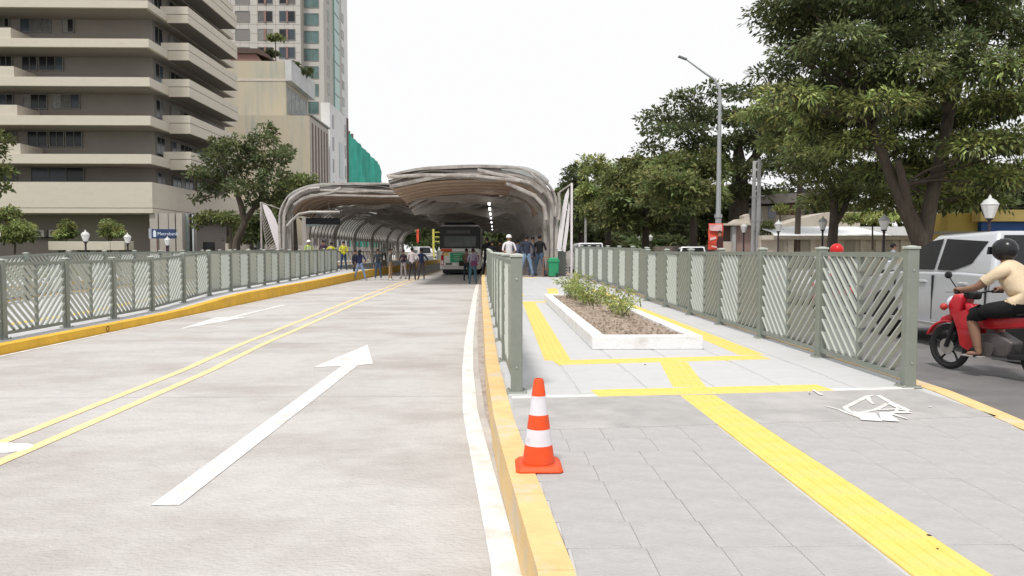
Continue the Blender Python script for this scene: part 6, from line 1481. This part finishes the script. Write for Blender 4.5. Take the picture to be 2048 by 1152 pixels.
# ------------------------------------------------------------------ street lamps, poles, banners, wires
def tall_lamp(label, x, y, top, size, armdx):
    o = empty('street_lamp', (x, y, .1), label=label, cat='street lamp', group='tall street lamps along the right pavement')
    H = top - .1
    g = MB(); g.tube([(0, 0, 0), (0, 0, 3.4)], [.2, .19], 12); g.tube([(0, 0, 3.4), (0, 0, 3.6)], [.24, .24], 12); g.build('base_section', M_lampm, o, True)
    g = MB(); arc = [(0, 0, 3.6), (0, 0, H - 2.4), (-.03, 0, H - 1.8), (-.35, 0, H - 1.2), (-.9, 0, H - .85), (armdx, 0, H)]
    g.tube(arc, [.15, .10, .09, .075, .06, .04], 10); g.build('pole', M_lampm, o, True)
    g = MB(); g.M = Matrix.Translation((armdx, 0, H)) @ Matrix.Rotation(R(20), 4, 'Y'); g.bbox(-.45, .1, -.12, .12, -.05, .05, .03); g.build('lamp_head', mat('lamp_head_grey', (.2, .21, .22), .4, 0), o)
    return o
X1 = 13.4
k1 = (1438 - 990) / X1; Y1_ = FOC / k1
tl = tall_lamp('nearer tall galvanised street lamp with a red banner on its lower pole', X1, Y1_, P(1440, 118, Y1_)[2], 1, -2.1)
Y2_ = FOC * X1 / 200
tall_lamp('farther tall street lamp standing before the dark trees', X1, Y2_, P(1190, 310, Y2_)[2], 1, -2.2)
def banner(label, px0, px1, py0, py1, Y):
    a = P(px0, py0, Y - .3); b = P(px1, py1, Y - .3); o = empty('banner', (a[0], Y - .3, b[2]), label=label, cat='banner'); W_ = b[0] - a[0]; H_ = a[2] - b[2]
    g = MB(); nx, nz_ = 6, 14; vs = [(W_ * i / nx, .05 * math.sin(j * .8 + i * .5), H_ * j / nz_) for j in range(nz_ + 1) for i in range(nx + 1)]
    g.add(vs, [(j * (nx + 1) + i, j * (nx + 1) + i + 1, (j + 1) * (nx + 1) + i + 1, (j + 1) * (nx + 1) + i) for j in range(nz_) for i in range(nx)]); c = g.build('cloth', M_ban, o, True); c.modifiers.new('s', 'SOLIDIFY').thickness = .01
    return o, W_, H_
bo, W_, H_ = banner('red and white advertising banner with a dark-haired figure on the tall lamp', 1417, 1446, 447, 500, Y1_)
g = MB(); g.prism([(.06 * W_, .74 * H_), (.9 * W_, .7 * H_), (.88 * W_, .97 * H_), (.04 * W_, .95 * H_)], 'y', -.075, -.07); g.build('print', mat('banner_pale_print', (.75, .5, .5), .6, .35, 5), bo)
g = MB(); g.prism([(.1 * W_, .36 * H_), (.5 * W_, .42 * H_), (.5 * W_, .5 * H_), (.1 * W_, .46 * H_)], 'y', -.075, -.07); g.prism([(.2 * W_, .12 * H_), (.6 * W_, .08 * H_), (.6 * W_, .13 * H_), (.2 * W_, .17 * H_)], 'y', -.075, -.07); g.build('print', mat('banner_light_print', (.8, .6, .6), .6, .2, 5), bo)
g = MB(); g.prism([(.55 * W_, .1 * H_), (.95 * W_, .05 * H_), (.98 * W_, .45 * H_), (.85 * W_, .55 * H_), (.62 * W_, .5 * H_), (.52 * W_, .3 * H_)], 'y', -.08, -.072); g.build('print', mat('banner_dark_print', (.07, .03, .03), .6, .2, 5), bo)
g = MB(); g.M = Matrix.Translation((.74 * W_, -.085, .58 * H_)) @ Matrix.Rotation(R(90), 4, 'X'); g.lathe([(.13 * W_, 0), (.13 * W_, .008)], (0, 0, 0), 12); g.build('print', mat('banner_face_print', (.35, .18, .12), .6), bo)
g = MB(); g.M = Matrix.Translation((.74 * W_, -.083, .65 * H_)) @ Matrix.Rotation(R(90), 4, 'X'); g.lathe([(.15 * W_, 0), (.15 * W_, .006)], (0, 0, 0), 12); g.build('print', mat('banner_dark_print', (.07, .03, .03)), bo)
banner('small red banner on the farther tall street lamp', 1187, 1195, 472, 498, Y2_)
banner('dark red vertical banner glimpsed beyond the station, left of the yellow post', 833, 838, 458, 486, 120)
g = empty('post', (P(867, 500, 115)[0], 115, 0), label='slim yellow post with short arms beyond the station, left of the bus', cat='post')
q_ = MB(); q_.box(-.15, .15, -.15, .15, 0, 5.0); q_.build('pole', mat('yellow_post_paint', (.6, .55, .12), .6), g)
for zz in (2.9, 3.6, 4.3):
    q_ = MB(); q_.box(.155, .9, -.06, .06, zz, zz + .12); q_.build('arm', mat('yellow_post_paint', (.6, .55, .12)), g)
def lantern(label, x, y, zc, s=1.0, globe=False, grp='heritage lanterns along the right pavement'):
    o = empty('lantern_post', (x, y, .1), label=label, cat='lamp post', group=grp)
    H = zc - .1 - .3 * s
    g = MB(); g.lathe([(.14, 0), (.14, .3), (.06, .45), (.045, H - .12), (.07, H - .1), (.05, H - .05), (.12, H), (.12, H + .03)], (0, 0, 0), 10); g.build('pole', M_lampb if not globe else M_lampm, o, True)
    if globe: 
        g = MB(); g.sphere((0, 0, H + .2), .19, 14, 10); g.build('globe', mat('globe_white', (.8, .8, .8), .3, 0), o, True)
    else:
        g = MB(); g.lathe([(.1 * s, H + .03), (.2 * s, H + .32 * s), (.21 * s, H + .38 * s)], (0, 0, 0), 8); g.build('lamp_glass', M_lampg, o)
        g = MB(); g.lathe([(.23 * s, H + .385 * s), (.15 * s, H + .5 * s), (.05 * s, H + .56 * s), (.03 * s, H + .62 * s), (.005, H + .66 * s)], (0, 0, 0), 8); g.build('lamp_cap', mat('lantern_cap', (.55, .56, .55), .4, 0), o, True)
    return o
XR = 16.6
for px, py, lab in [(1990, 415, 'largest round-topped lantern post, in front of the yellow shop'), (1775, 445, 'lantern post just left of the huge trunk, before the white metal roof'), (1650, 447, 'lantern post beside the slender forked tree'), (1560, 452, 'lantern post at the left tip of the white metal roof'), (1490, 456, 'lantern post in front of the pink gate house'), (1385, 468, 'lantern post above the white sport utility car'), (1302, 476, 'lantern post with a bluish panel below it under the dark trees'), (1278, 477, 'lantern post left of the one with the bluish panel'), (1226, 476, 'smallest lantern post, right of the farther tall street lamp')]:
    k = (px - 990) / XR; lantern(lab, XR, FOC / k, CAMZ + (502 - py) / k, 1.25 if px > 1900 else 1.1)
for px, py, lab in [(183, 478, 'white-capped lantern post in front of the raised planter'), (265, 482, 'white-capped lantern post right of the raised planter'), (343, 487, 'lantern post under the right end of the navy sign'), (480, 490, 'small lantern post in front of the hedge, farther from the screen'), (515, 492, 'small lantern post just left of the screen frame')]:
    k = (990 - px) / 20.6; lantern(lab, -20.6, FOC / k, CAMZ + (502 - py) / k + .12, .95, grp='heritage lanterns along the left pavement')
k = (990 - 10) / 24.6; lantern('thin grey post with a white globe at the picture edge', -24.6, FOC / k, CAMZ + (502 - 470) / k + .1, globe=True, grp=None)
# utility poles and wires
for px, yy, top, lab in [(1506, 50, 325, 'left one of the paired grey concrete utility poles'), (1516, 49, 322, 'right one of the paired grey concrete utility poles')]:
    p = P(px, 500, yy); o = empty('utility_pole', (p[0], yy, .1), label=lab, cat='utility pole')
    g = MB(); g.tube([(0, 0, 0), (0, 0, P(px, top, yy)[2])], [.17, .11], 12); g.build('pole', M_conp, o, True)
    for zz in (3.4, 5.0, 6.1):
        g = MB(); g.tube([(-.3, -.1, zz), (.35, -.1, zz)], .03, 6); g.build('bracket', M_lampm, o, True)
o = empty('utility_pole', (P(1171, 500, 78)[0], 78, .1), label='thin grey pole standing left of the farther tall street lamp', cat='utility pole'); g = MB(); g.tube([(0, 0, 0), (0, 0, P(1171, 420, 78)[2])], [.16, .1], 8); g.build('pole', M_conp, o, True)
o = empty('utility_pole', (P(1977, 500, 40)[0], 40, .1), label='dark slim pole rising behind the yellow shop fascia', cat='utility pole'); g = MB(); g.tube([(0, 0, 0), (0, 0, P(1977, 330, 40)[2])], [.12, .09], 8); g.build('pole', M_lampb, o, True)
for i, (a, b, sag, lab) in enumerate([((1510, 345, 50), (2250, 365, 40), .8, 'thin overhead cable running from the paired poles behind the big tree'), ((1510, 362, 50), (2250, 400, 40), 1.0, 'lower overhead cable crossing in front of the house roof'), ((1510, 350, 50), (1171, 425, 78), 1.0, 'overhead cable running back from the paired poles to the thin grey pole')]):
    A_, B_ = Vector(P(*a)), Vector(P(*b)); g = MB(); g.tube([A_.lerp(B_, t) - Vector((0, 0, sag * 4 * t * (1 - t))) for t in np.linspace(0, 1, 14)], .022, 5); tag(g.build('overhead_cable', M_blk, None, True), lab, 'cable')
